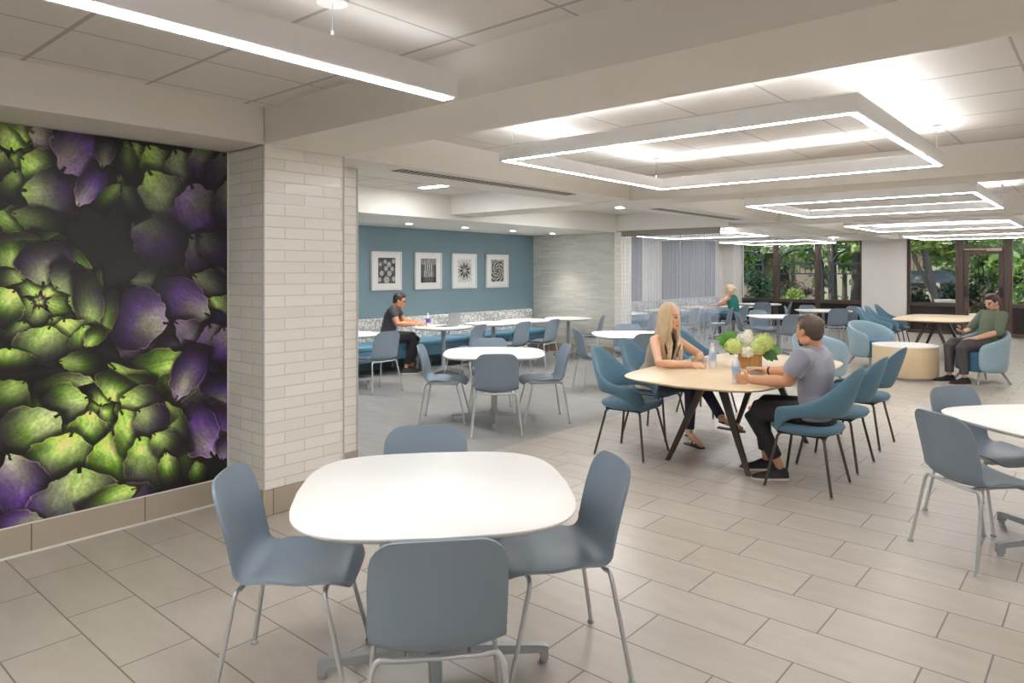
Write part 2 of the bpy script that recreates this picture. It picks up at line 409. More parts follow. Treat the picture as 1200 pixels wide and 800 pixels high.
# ---------------------------------------------------------------- the setting
XW = 20.8; YB = 9.1; YM = 4.67; ZC = 2.67; ZB = 2.42; YR = -6.0; XL = -4.0
def room():
    struct('floor', boxes(((XL, YR, -.12), (XW, 4.2, 0))), M['tile'])
    struct('floor', boxes(((3.44, 4.2, -.12), (XW, YB, 0))), M['tile_grey'])
    struct('floor', boxes(((XL, 4.2, -.12), (3.44, YM, 0))), M['tile'])
    # ceilings of acoustic tile
    struct('ceiling', boxes(((XL, YR, ZC), (3.02, YB, ZC + .1))), M['ceil'])
    struct('ceiling', boxes(((3.02, YR, ZC), (XW, YB, ZC + .1))), M['ceil2'])
    # mural wall and pier
    struct('wall_mural', boxes(((XL, YM + .012, 0), (2.4, YM + .35, ZC))), M['paint_wall'])
    p = struct('wall_pier', boxes(((2.4, 4.2, .17), (3.02, 4.6, ZB + .01)), ((2.4, 4.6, .17), (3.44, 5.02, ZB + .01))), M['brick'], uv=True)
    struct('trim_corner_bead', boxes(((2.392, 4.192, .17), (2.404, 4.206, ZB + .01)), ((3.014, 4.192, .17), (3.026, 4.206, ZB + .01)), ((3.432, 4.592, .17), (3.446, 4.606, ZB + .01)), ((2.388, YM - .002, .17), (2.402, YM + .012, ZB)), bev=.003), M['edge'])
    struct('baseboard_mural', boxes(((XL, YM - .004, 0), (2.4, YM + .012, .168))), M['base_tile'], uv=True)
    struct('baseboard_pier', boxes(((2.388, 4.188, 0), (3.03, 4.6, .168)), ((2.388, 4.6, 0), (3.45, 5.03, .168))), M['base_tile'], uv=True)
    struct('trim_mural_edge', boxes(((XL, YM - .008, .168), (2.388, YM + .012, .176)), ((XL, YM - .012, 0), (2.388, YM - .004, .012))), M['paint_wall'])
    # blue wall, brick return wall, screens, window wall, walls behind the camera
    struct('wall_blue', boxes(((2.4, YB, 0), (11.25, YB + .15, ZC))), M['blue_wall'])
    struct('wall_dining_end', boxes(((2.4, 5.02, 0), (2.55, YB, ZC))), M['paint_wall'])
    struct('wall_brick', boxes(((11.25, 7.12, .17), (11.6, YB, 2.36))), M['brick_grey'], uv=True)
    struct('wall_brick_end', boxes(((11.23, 6.99, .17), (11.62, 7.12, 2.34))), M['brick'], uv=True)
    struct('baseboard_brick', boxes(((11.22, 6.98, 0), (11.63, YB, .168))), M['base_tile'], uv=True)
    struct('wall_booth', boxes(((11.6, YB, 0), (XW, YB + .15, ZC))), M['paint_wall'])
    struct('wall_left', boxes(((XL - .15, YR, 0), (XL, YM, ZC))), M['paint_wall'])
    struct('wall_right', boxes(((XL, YR - .15, 0), (XW, YR, ZC))), M['paint_wall'])
    # window wall at X = XW
    struct('wall_window', boxes(((XW, 8.69, 0), (XW + .3, YB + .15, ZC)), ((XW - .12, 4.13, 0), (XW + .3, 5.21, ZC)), ((XW, YR - .15, 0), (XW + .3, -.6, ZC))), M['paint_wall'])
    struct('wall_panel_column', boxes(((20.5, 8.75, 0), (XW, YB, ZC)), ((20.62, 8.6, 0), (XW, 8.75, ZC))), M['paint_wall'])
    # beams
    zt = ZC + .02
    struct('ceiling_beam', boxes(((2.4, YR, 2.43), (3.02, 4.2, zt)), bev=0), M['paint'])
    struct('ceiling_beam', boxes(((6.93, YR, 2.405), (7.53, YB, zt))), M['paint'])
    struct('ceiling_beam', boxes(((11.62, YR, 2.40), (12.2, 7.0, zt))), M['paint'])
    struct('ceiling_beam', boxes(((16.3, YR, 2.40), (16.9, YB, zt))), M['paint'])
    struct('ceiling_beam', boxes(((XL, 4.2, 2.43), (2.4, YM + .02, zt))), M['paint'])
    struct('ceiling_beam', boxes(((2.4, 4.195, 2.422), (XW, 4.86, zt))), M['paint'])
    struct('ceiling_beam', boxes(((XL, -.6, 2.42), (XW, -.0, zt))), M['paint'])
    struct('ceiling_beam', boxes(((XW - .7, YR, 2.44), (XW, YB, zt))), M['paint'])
    struct('ceiling_soffit', boxes(((2.55, 7.1, 2.335), (11.25, YB, zt))), [M['paint']])
    struct('ceiling_header', boxes(((11.25, 4.9, 2.36), (11.62, 7.1, zt))), [M['paint']])
room()

# the clerestory of slots: linear diffusers (vents) in the beam
def vent(x0, x1, y0, label):
    t = thing('air_vent', label, 'vent', (x0, y0, 2.421), 0, None)
    boxes(((0, 0, -.004), (x1 - x0, .16, .0))).build('frame', M['paint'], t, smooth=False)
    q = MB()
    n = int((x1 - x0 - .1) / .06)
    q.box((.01, .006, -.006), (x1 - x0 - .01, .154, -.0041)); q.build('slot', M['vent'], t, smooth=False)
    q = MB()
    for k in range(n): q.add([(.03 + k * .06, .012, -.0075), (.042 + k * .06, .012, -.0075), (.082 + k * .06, .148, -.0075), (.07 + k * .06, .148, -.0075)], [(0, 1, 2, 3)])
    q.build('louvre', M['paint'], t, smooth=False)
vent(3.65, 6.05, 4.30, 'long slotted air vent in the beam nearest the brick pier')
vent(8.1, 10.7, 4.44, 'long slotted air vent in the beam, the one nearer the glass partition')

# ---- recessed downlights
def downlight(x, y, z, label, st=None, pw=0):
    t = thing('downlight', label, 'ceiling light', (x, y, z), 0, 'recessed round downlights')
    q = MB(); q.lathe([(.05, -.001), (.075, -.001), (.075, -.006), (.05, -.006), (.05, -.001)], seg=24, caps=False); q.build('trim_ring', M['fix'], t)
    q = MB(); q.lathe([(.0, -.004), (.05, -.004), (.05, -.001), (0, -.001)], seg=24); q.build('lens', M['emit_dl'], t)
    l = bpy.data.lights.new('downlight_beam', 'SPOT'); l.energy = pw; l.spot_size = math.radians(84); l.spot_blend = .8; l.shadow_soft_size = .05; l.color = (1, .95, .88)
    o = bpy.data.objects.new('downlight_beam', l); C.objects.link(o); o.location = (0, 0, -.02); o.parent = t
for i, x in enumerate((7.1, 8.33, 9.55, 10.72)):
    downlight(x, 8.2, 2.334, ['left end', 'second from the left', 'third from the left', 'right end'][i] + ' downlight in the soffit above the four pictures', pw=42)
for x in (3.4, 4.64, 5.87): downlight(x, 8.2, 2.334, 'downlight in the soffit over the blue wall, behind the brick pier', pw=42)
downlight(7.54, 4.70, 2.40, 'small round downlight in the beam crossing above the room divider', pw=7)

# ---- ring pendants
def ring_fix(x, y, label, w=2.32, d=2.36, z=2.385, cable=True, far=False):
    t = thing('ring_pendant_light', label, 'pendant light', (x, y, z), 0, 'square ring pendant lights')
    q = MB(); W = .062; H = .095
    for a, b in (((0, 0, 0), (w, W, H)), ((0, d - W, 0), (w, d, H)), ((0, W, 0), (W, d - W, H)), ((w - W, W, 0), (w, d - W, H))): q.box(a, b)
    q.build('housing', M['fix'], t, smooth=False)
    q = MB(); e = .020
    for a, b in (((e, e, -.003), (w - e, W - e, .0)), ((e, d - W + e, -.003), (w - e, d - e, 0)), ((e, W - e, -.003), (W - e, d - W + e, 0)), ((w - W + e, W - e, -.003), (w - e, d - W + e, 0))): q.box(a, b)
    q.build('diffuser', M['emit'], t, smooth=False)
    q = MB()
    for a, b in (((e, e, H), (w - e, W - e, H + .003)), ((e, d - W + e, H), (w - e, d - e, H + .003)), ((e, W - e, H), (W - e, d - W + e, H + .003)), ((w - W + e, W - e, H), (w - e, d - W + e, H + .003))): q.box(a, b)
    q.build('uplight', M['emit_up'], t, smooth=False)
    zc = ZC - z
    for (cx, cy) in ((.12, .03), (w - .12, .03), (.12, d - .03), (w - .12, d - .03)):
        q = MB(); q.tube([(cx, cy, H), (cx, cy, zc - .01)], .0018, 6); q.tube([(cx, cy, H), (cx, cy, H + .03)], .006, 8)
        q.lathe([(.03, zc - .012), (.03, zc - .001), (.0, zc - .001)], (cx, cy, 0), 16); q.build('cable', M['silver'], t)
rings = [(3.70, .95, 'large square ring pendant in the foreground, the one nearest the camera'),
         (8.22, 1.02, 'second square ring pendant, hanging just behind the nearest one'),
         (12.95, 1.2, 'third square ring pendant, above the wooden drum table'),
         (17.65, 1.25, 'farthest square ring pendant, in front of the glazed door'),
         (13.05, 5.75, 'square ring pendant beyond the striped glass partition'),
         (18.0, 5.75, 'square ring pendant in front of the arched garden window')]
for x, y, l in rings: ring_fix(x, y, l)
for x, y in ((3.63, -3.6), (8.22, -3.6), (12.95, -3.6), (17.65, -3.6), (-.9, -3.6), (-2.6, .6)):  # extra rings out of view, added for more even light
    ring_fix(x, y, 'unseen square ring pendant added to even out the room light')

# ---- near linear pendant
def linear():
    t = thing('linear_pendant_light', 'long straight white pendant light hanging over the mural side of the room', 'pendant light', (-1.63, 2.34, 2.40))
    L = 3.90
    boxes(((0, -.055, 0), (L, .055, .112))).build('housing', M['fix'], t, smooth=False)
    boxes(((.004, -.03, -.003), (L - .004, .03, 0))).build('diffuser', M['emit'], t, smooth=False)
    boxes(((.02, -.045, .112), (L - .02, .045, .115))).build('uplight', M['emit_fill'], t, smooth=False)  # glowing strip added on top to brighten the ceiling above
    for x in (3.26, .7):
        q = MB(); q.tube([(x, .0, .112), (x, .0, .262)], .002, 6); q.tube([(x, .0, .112), (x, .0, .15)], .006, 8)
        q.lathe([(.0, .257), (.062, .258), (.064, .268), (0, .269)], (x, .0, 0), 24); q.build('cable', M['fix'], t)
linear()
# small slot light in the far coffer
t = thing('slot_ceiling_light', 'short lit slot in the ceiling coffer behind the brick pier', 'ceiling light', (5.95, 6.18, ZC - .008))
boxes(((-.02, -.02, 0), (.14, .52, .007))).build('frame', M['fix'], t, smooth=False)
boxes(((0, 0, -.003), (.12, .5, 0))).build('diffuser', M['emit'], t, smooth=False)
for x, y in ((4.2, 5.1), (5.4, 5.1), (8.2, 5.05), (9.0, 5.05), (13.0, 5.1)):  # added fill lights hidden behind the beam, brightening the dining area
    t = thing('slot_ceiling_light', 'hidden fill light slot added over the dining area', 'ceiling light', (x, y, ZC - .008), 0, 'added dining fill slots')
    boxes(((-.02, -.02, 0), (.17, 1.12, .007))).build('frame', M['fix'], t, smooth=False)
    boxes(((0, 0, -.003), (.15, 1.1, 0))).build('diffuser', M['emit'], t, smooth=False)

# ---- glass partition
def partition():
    t = thing('glass_partition', 'tall clear glass partition with fine vertical stripes under a bronze channel', 'glass partition', (11.3, 5.08, 0))
    boxes(((-.02, 0, 2.25), (.05, 2.0, 2.36))).build('channel', plain('channel_grey', (140, 134, 126), .5), t, smooth=False)
    boxes(((0, .0, 0.008), (.012, .90, 2.27))).build('glass_panel', M['stripe'], t, smooth=False)
    boxes(((0, .905, 0.008), (.012, 1.90, 2.27))).build('glass_panel', M['stripe'], t, smooth=False)
    boxes(((-.01, 0, 0), (.022, 1.9, .008))).build('floor_track', M['silver'], t, smooth=False)
partition()
# dark screens on the booth wall
for a, b, l in ((14.66, 15.6, 'grey striped screen panel on the booth wall, left of the white pillar'), (16.67, 19.9, 'wide grey striped screen panel on the booth wall, right of the white pillar')):
    t = thing('screen_panel', l, 'panel', (a, YB, .85))
    boxes(((0, -.03, 0), (b - a, -.005, 1.66))).build('panel', M['screen'], t, smooth=False)
    boxes(((0, -.035, 1.66), (b - a, -.0, 1.69)), ((0, -.035, -.02), (b - a, 0, 0))).build('rail', M['fix'], t, smooth=False)

# ---- glazing
def frame_bars(bars, name, parent): 
    return boxes(*[((XW - .03 + (0), y0, z0), (XW + .09, y1, z1)) for (y0, y1, z0, z1) in bars], bev=.006).build(name, M['bronze'], parent, smooth=False)
def glazing(idx, y1, y0, low=True):
    """one window bay between y0 (right) and y1 (left)"""
    t = thing('window_%d' % idx); t['kind'] = 'structure'
    w = .07
    frame_bars([(y0, y0 + w, 0, 2.5), (y1 - w, y1, 0, 2.5), (y0 + w, y1 - w, .70, .80), (y0 + w, y1 - w, 0, .08), (y0 + w, y1 - w, 2.42, 2.5)], 'window_frame', t)
    boxes(((XW + .02, y0 + w, .8), (XW + .032, y1 - w, 2.42))).build('pane', M['glass'], t, smooth=False)
    boxes(((XW + .02, y0 + w, .08), (XW + .05, y1 - w, .7)), *[((XW + .0, y0 + w + k * .14, .08), (XW + .02, y0 + w + k * .14 + .018, .7)) for k in range(1, int((y1 - y0 - 2 * w) / .14))]).build('lower_panel', M['dark_panel'], t, smooth=False)
glazing(1, 8.69, 7.595); glazing(2, 7.595, 6.40); glazing(3, 6.40, 5.21)
glazing(4, 4.13, 2.97); glazing(5, 1.93, .75); glazing(6, .75, -.6)
struct('trim_window_head', boxes(((XW, -.6, 2.5), (XW + .12, 8.69, ZC))), M['bronze'])
def door():
    t = thing('door_1'); t['kind'] = 'structure'
    bars = [(2.87, 2.97, 0, 2.5), (1.93, 2.03, 0, 2.5), (2.03, 2.87, 2.14, 2.22), (2.03, 2.87, 2.42, 2.5)]
    frame_bars(bars, 'door_frame', t)
    leaf = boxes(((XW - .01, 2.76, .01), (XW + .04, 2.865, 2.13)), ((XW - .01, 2.035, .01), (XW + .04, 2.14, 2.13)), ((XW - .01, 2.14, .01), (XW + .04, 2.76, .28)), ((XW - .01, 2.14, 2.03), (XW + .04, 2.76, 2.13)), bev=.004).build('door_leaf', M['bronze'], t, smooth=False)
    boxes(((XW + .01, 2.14, .28), (XW + .02, 2.76, 2.03)), ((XW + .01, 2.03, 2.22), (XW + .02, 2.87, 2.42))).build('pane', M['glass'], t, smooth=False)
    q = boxes(((XW - .09, 2.06, 2.10), (XW - .03, 2.38, 2.18)), bev=.008); q.box((XW - .07, 2.38, 2.14), (XW - .045, 2.86, 2.165)); q.build('door_closer', plain('closer_metal', (168, 152, 136), .4, .6), t)
    q = boxes(((XW - .05, 2.78, .98), (XW - .01, 2.84, 1.25)), bev=.01); q.box((XW - .06, 2.12, .98), (XW - .02, 2.06, 1.22)); q.build('door_handle', M['black'], t)
door()

# ---------------------------------------------------------------- garden
def garden():
    o = struct('ground', boxes(((XW + .3, -20, -.3), (60, 30, -.12))), M['lawn']); o['kind'] = 'structure'
    struct('ground_terrace', boxes(((XW + .3, -8, -.12), (24.6, 14, -.02))), M['stone'])
    def trunk(name, label, pts, r, group=None):
        q = MB(); q.tube(catmull(pts, 5), [r * (1 - .35 * i / (len(catmull(pts, 5)) - 1)) for i in range(len(catmull(pts, 5)))], 10); return q
    def leaves(n, centre, rad, size, mat, name, parent, seed, label=None, zmin=0):
        rnd = np.random.RandomState(seed); q = MB(); cl = rnd.normal(0, .45, (max(6, n // 60), 3))
        for i in range(n):
            c = cl[rnd.randint(len(cl))] + rnd.normal(0, .17, 3)
            p = V((centre[0] + c[0] * rad[0], centre[1] + c[1] * rad[1], max(zmin, centre[2] + c[2] * rad[2])))
            a = V(rnd.normal(0, 1, 3)).normalized(); b = V(rnd.normal(0, 1, 3)); b = (b - a * b.dot(a)).normalized()
            s = size * (.6 + rnd.rand() * .8)
            q.add([p - a * s, p + b * s * .45, p + a * s, p - b * s * .45], [(0, 1, 2, 3)])
        o = q.build(name, mat, parent, smooth=False); return o
    def tree(label, x, y, h, lean, r, cr, n, mat, seed, fork=None, cz=None):
        t = thing('garden_tree', label, 'tree', (x, y, -.12))
        q = MB(); P = [(0, 0, 0), (lean[0] * .4, lean[1] * .4, h * .4), (lean[0], lean[1], h)]; pc = catmull(P, 5)
        q.tube(pc, [r * (1 - .4 * i / (len(pc) - 1)) for i in range(len(pc))], 10)
        if fork:
            for (fz, dx, dy, fr) in fork:
                b0 = pc[min(len(pc) - 1, int(fz * (len(pc) - 1)))]
                q.tube(catmull([b0, b0 + V((dx * .4, dy * .4, .6)), b0 + V((dx, dy, 1.6))], 4), fr, 8)
        q.build('trunk', M['bark'], t)
        leaves(n, (lean[0], lean[1], cz if cz else h), cr, .13, mat, 'foliage', t, seed)
    tree('thick-trunk tree outside the right pane of the arched window, the left one of the pair', 25.6, 7.35, 4.2, (.1, .12), .17, (1.4, 1.6, .9), 1800, M['fol1'], 1, [(.3, .2, .8, .06)], 3.6)
    tree('thick-trunk tree close to the white pillar, the right one of the pair', 25.8, 6.72, 4.2, (.1, -.1), .18, (1.4, 1.6, .9), 1800, M['fol1'], 10, [(.3, .2, -.8, .06)], 3.6)
    tree('leafy tree outside the left pane of the arched window', 28.5, 12.0, 4.0, (0, -.3), .16, (2., 2.6, 1.5), 2600, M['fol1'], 2, None, 3.6)
    tree('light green tree beyond the middle pane of the arched window', 33., 11.2, 4.5, (0, .2), .18, (2., 3.0, 1.5), 2400, M['fol3'], 3, None, 4.6)
    tree('leaning tree outside the pane left of the door', 24.9, 4.0, 3.6, (.2, .75), .13, (1.6, 1.8, .9), 2400, M['fol3'], 4, [(.3, .0, .7, .06)], 3.2)
    tree('bushy green tree beyond the stone lantern', 30., 6.2, 3.6, (0, 0), .14, (1.8, 2.2, 1.6), 2800, M['fol1'], 5, None, 2.9)
    tree('green tree outside the glazed door', 27., 3.2, 3.4, (0, .1), .12, (1.6, 1.7, 1.3), 2800, M['fol1'], 6, None, 2.8)
    tree('tree outside the pane right of the door', 26., 1.2, 3.2, (0, .1), .12, (1.6, 1.7, 1.5), 2600, M['fol1'], 7, None, 2.2)
    tree('tall dark tree at the back of the garden', 41, 16, 6.5, (0, 0), .25, (3., 9., 3.5), 3800, M['fol2'], 8, None, 4.)
    tree('tall tree at the far right of the garden', 41, 5, 6.5, (0, 0), .25, (3., 7., 3.5), 3800, M['fol1'], 9, None, 4.)
    tree('leafy tree in front of the beige garden building', 31.5, 8.6, 3.4, (0, 0), .12, (1.2, 1.6, 1.5), 2400, M['fol1'], 31, None, 2.7)
    tree('dark leafy tree beside the low portico', 31.5, 13.4, 3.2, (0, 0), .12, (1.2, 1.5, 1.4), 2200, M['fol2'], 32, None, 2.6)
    def shrub(label, x, y, r, h, n, mat, seed):
        t = thing('garden_shrub', label, 'shrub', (x, y, -.12))
        q = MB()
        for k in range(5): q.tube([(0, 0, 0), (math.cos(k * 1.3) * r * .4, math.sin(k * 1.3) * r * .4, h * .7)], .015, 6)
        q.build('stem', M['bark'], t)
        leaves(n, (0, 0, h * .55), (r, r, h * .5), .085, mat, 'foliage', t, seed, zmin=.02)
    shrub('dark spiky shrub outside the left pane of the arched window', 24.6, 9.45, .75, 1.6, 1500, M['fol2'], 11)
    shrub('reddish shrub low outside the left pane', 24.0, 9.9, .5, 1.1, 700, M['fol4'], 12)
    shrub('yellow-green shrub below the arch', 27.5, 9.3, .7, .9, 700, M['fol3'], 13)
    shrub('flowering reddish shrub beside the twin-trunk tree', 25.5, 5.9, .5, 1.3, 900, M['fol4'], 14)
    shrub('round shrub beside the stone lantern', 26.6, 5.0, .6, 1.3, 900, M['fol2'], 15)
    shrub('dark shrub seen through the lower door glass', 26.2, 3.3, .8, 1.6, 1500, M['fol2'], 16)
    shrub('pale flowering shrub left of the stone lantern', 27.4, 6.1, .7, 1.0, 800, M['fol3'], 17)
    shrub('reddish shrub outside the door glass', 25.2, 2.7, .5, 1.2, 700, M['fol4'], 18)
    shrub('dark shrub outside the pane right of the door', 25.5, 1.4, .9, 1.6, 1300, M['fol2'], 19)
    shrub('pink flowering shrub beneath the portico', 29.5, 10.2, 1.1, 1.3, 1000, M['fol4'], 20)
    # metal garden arches
    def arch(label, x, yc, w, z0=1.95, rise=.55):
        t = thing('garden_arch', label, 'garden arch', (x, yc, -.12)); q = MB()
        for s_ in (-1, 1): q.box((-.05, s_ * w / 2 - .05, 0), (.05, s_ * w / 2 + .05, z0 + .05))
        q.build('post', M['black'], t, smooth=False)
        q = MB(); q.box((-.04, -w / 2 - .05, z0), (.04, w / 2 + .05, z0 + .07))
        P = [(0, -w / 2 * math.cos(a), z0 + rise * math.sin(a)) for a in np.linspace(0, PI, 17)]; q.tube(P, .045, 8)
        for k in range(1, 8): q.box((-.012, -w / 2 + w * k / 8 - .012, z0 - .3), (.012, -w / 2 + w * k / 8 + .012, z0))
        q.box((-.03, -w / 2, z0 - .33), (.03, w / 2, z0 - .29))
        q.build('arch_top', M['black'], t, smooth=False)
    arch('black metal arch seen through the middle pane', 25.2, 8.35, 1.5)
    arch('black metal arch seen through the left pane', 26.4, 10.75, 1.3)
    arch('black metal arch partly behind the twin-trunk tree', 25.2, 6.5, 1.5)
    # stone lantern / bench and bowl
    t = thing('stone_garden_shelter', 'grey stone shelter with flat roof and arched opening left of the door', 'garden ornament', (26.4, 5.0, -.12))
    q = MB(); q.box((-.3, -1.0, 0), (.3, -.75, 1.35)); q.box((-.3, .75, 0), (.3, 1.0, 1.35))
    P = [(0, -.75 * math.cos(a), .75 + .6 * math.sin(a)) for a in np.linspace(0, PI, 13)]; q.tube(P, .12, 8); q.build('arch_wall', M['stone_g'], t, smooth=False)
    q = MB(); q.ring([[(-.55, -1.35, 1.35), (.55, -1.35, 1.35), (.55, 1.35, 1.35), (-.55, 1.35, 1.35)], [(-.55, -1.35, 1.45), (.55, -1.35, 1.45), (.55, 1.35, 1.45), (-.55, 1.35, 1.45)], [(-.25, -.8, 1.75), (.25, -.8, 1.75), (.25, .8, 1.75), (-.25, .8, 1.75)]]); q.build('roof', M['stone_g'], t, smooth=False)
    t = thing('stone_planter_bowl', 'wide shallow stone bowl on a plinth outside the pane left of the door', 'planter', (24.3, 3.75, -.12))
    q = MB(); q.lathe([(.0, .6), (.14, .6), (.3, .72), (.36, .88), (.32, .88), (.26, .78), (0, .74)]); q.build('bowl', M['stone'], t)
    q = MB(); q.lathe([(.0, 0), (.24, .0), (.2, .08), (.13, .15), (.13, .6), (0, .6)]); q.build('plinth', M['stone'], t)
    # low garden wall and buildings
    struct('wall_garden', boxes(((23.0, -8, -.12), (23.25, 14, .42))), M['stone'])
    def house(label, x, y0, y1, h, mat, cols=True):
        t = thing('garden_building', label, 'building', (x, y0, -.12))
        boxes(((0, 0, 0), (3, y1 - y0, h))).build('wall', mat, t, smooth=False)
        boxes(((-.8, -.3, h), (3.2, y1 - y0 + .3, h + .3))).build('roof', M['stone'], t, smooth=False)
        n = int((y1 - y0) / 1.8)
        for k in range(n):
            yy = .5 + k * (y1 - y0 - 1) / max(1, n - 1)
            boxes(((-.05, yy - .35, .8), (.02, yy + .35, 2.0))).build('window', M['black'], t, smooth=False)
            if cols:
                q = MB(); q.lathe([(.17, 0), (.15, .1), (.13, .2), (.12, h - .2), (.17, h)], (-.6, yy + .85, 0), 14); q.build('column', M['stone'], t)
    house('low white-columned portico seen through the middle pane', 34, 11.5, 17.5, 2.6, M['brickred'])
    house('beige garden building seen through the left pane', 38, 19, 27, 3.4, M['stucco'], False)
    house('long beige building at the back right of the garden', 46, -2, 14, 4.2, M['stucco'], False)
    t = thing('wooden_garden_post', 'broad brown slatted wooden screen behind the stone shelter', 'garden screen', (28.6, 5.1, -.12))
    q = MB()
    for k in range(5): q.box((0, k * .19, 0), (.08, k * .19 + .17, 3.2))
    q.build('slats', M['brickred'], t, smooth=False)
garden()

# ---- world & sun
w = bpy.data.worlds.new('sky'); S.world = w; w.use_nodes = True; nt = w.node_tree; nt.nodes.clear()
sky = nt.nodes.new('ShaderNodeTexSky'); sky.sky_type = 'NISHITA'; sky.sun_disc = False; sky.sun_elevation = math.radians(48); sky.sun_rotation = math.radians(150)
bg = nt.nodes.new('ShaderNodeBackground'); bg.inputs[1].default_value = .25; wo = nt.nodes.new('ShaderNodeOutputWorld')
nt.links.new(sky.outputs[0], bg.inputs[0]); nt.links.new(bg.outputs[0], wo.inputs[0])
sl = bpy.data.lights.new('sun', 'SUN'); sl.energy = 3.0; sl.angle = .01; sl.color = (1, .95, .86)
so = bpy.data.objects.new('sun', sl); C.objects.link(so); so.rotation_euler = V((-.45, .5, .9)).to_track_quat('Z', 'Y').to_euler()
# ---------------------------------------------------------------- painting on colour-attribute grids
def S2L(a): return np.where(a <= .04045, a / 12.92, ((a + .055) / 1.055) ** 2.4)
def smooth_noise(h, w, cell, rnd):
    gh, gw = int(h / cell) + 3, int(w / cell) + 3
    g = rnd.rand(gh, gw); y = np.arange(h) / cell; x = np.arange(w) / cell
    yi = y.astype(int); xi = x.astype(int); fy = (y - yi)[:, None]; fx = (x - xi)[None]
    fy = fy * fy * (3 - 2 * fy); fx = fx * fx * (3 - 2 * fx)
    a = g[yi][:, xi]; b = g[yi][:, xi + 1]; c = g[yi + 1][:, xi]; d = g[yi + 1][:, xi + 1]
    return (a * (1 - fx) + b * fx) * (1 - fy) + (c * (1 - fx) + d * fx) * fy
def colour_grid(name, img, w, h, mat, parent, axis='XZ'):
    """img rows from top; a flat print standing in the X-Z plane facing -Y"""
    H, W = img.shape[:2]
    xs = np.linspace(0, w, W); zs = np.linspace(h, 0, H)
    X, Z = np.meshgrid(xs, zs); v = np.stack([X, np.zeros_like(X), Z], -1).reshape(-1, 3)
    i = np.arange((H - 1) * (W - 1)); r = i // (W - 1); c = i % (W - 1); a = r * W + c
    f = np.stack([a, a + W, a + W + 1, a + 1], 1)
    me = bpy.data.meshes.new(name); me.vertices.add(len(v)); me.vertices.foreach_set('co', v.ravel())
    me.loops.add(f.size); me.loops.foreach_set('vertex_index', f.ravel().astype(np.int32))
    me.polygons.add(len(f)); me.polygons.foreach_set('loop_start', np.arange(0, f.size, 4, dtype=np.int32)); me.polygons.foreach_set('loop_total', np.full(len(f), 4, dtype=np.int32))
    me.update(calc_edges=True); me.validate()
    at = me.color_attributes.new('Col', 'FLOAT_COLOR', 'POINT')
    col = np.concatenate([S2L(np.clip(img, 0, 1)), np.ones((H, W, 1))], -1)
    at.data.foreach_set('color', col.ravel().astype(np.float32)); me.materials.append(mat)
    o = bpy.data.objects.new(name, me); C.objects.link(o); o.parent = parent
    return o

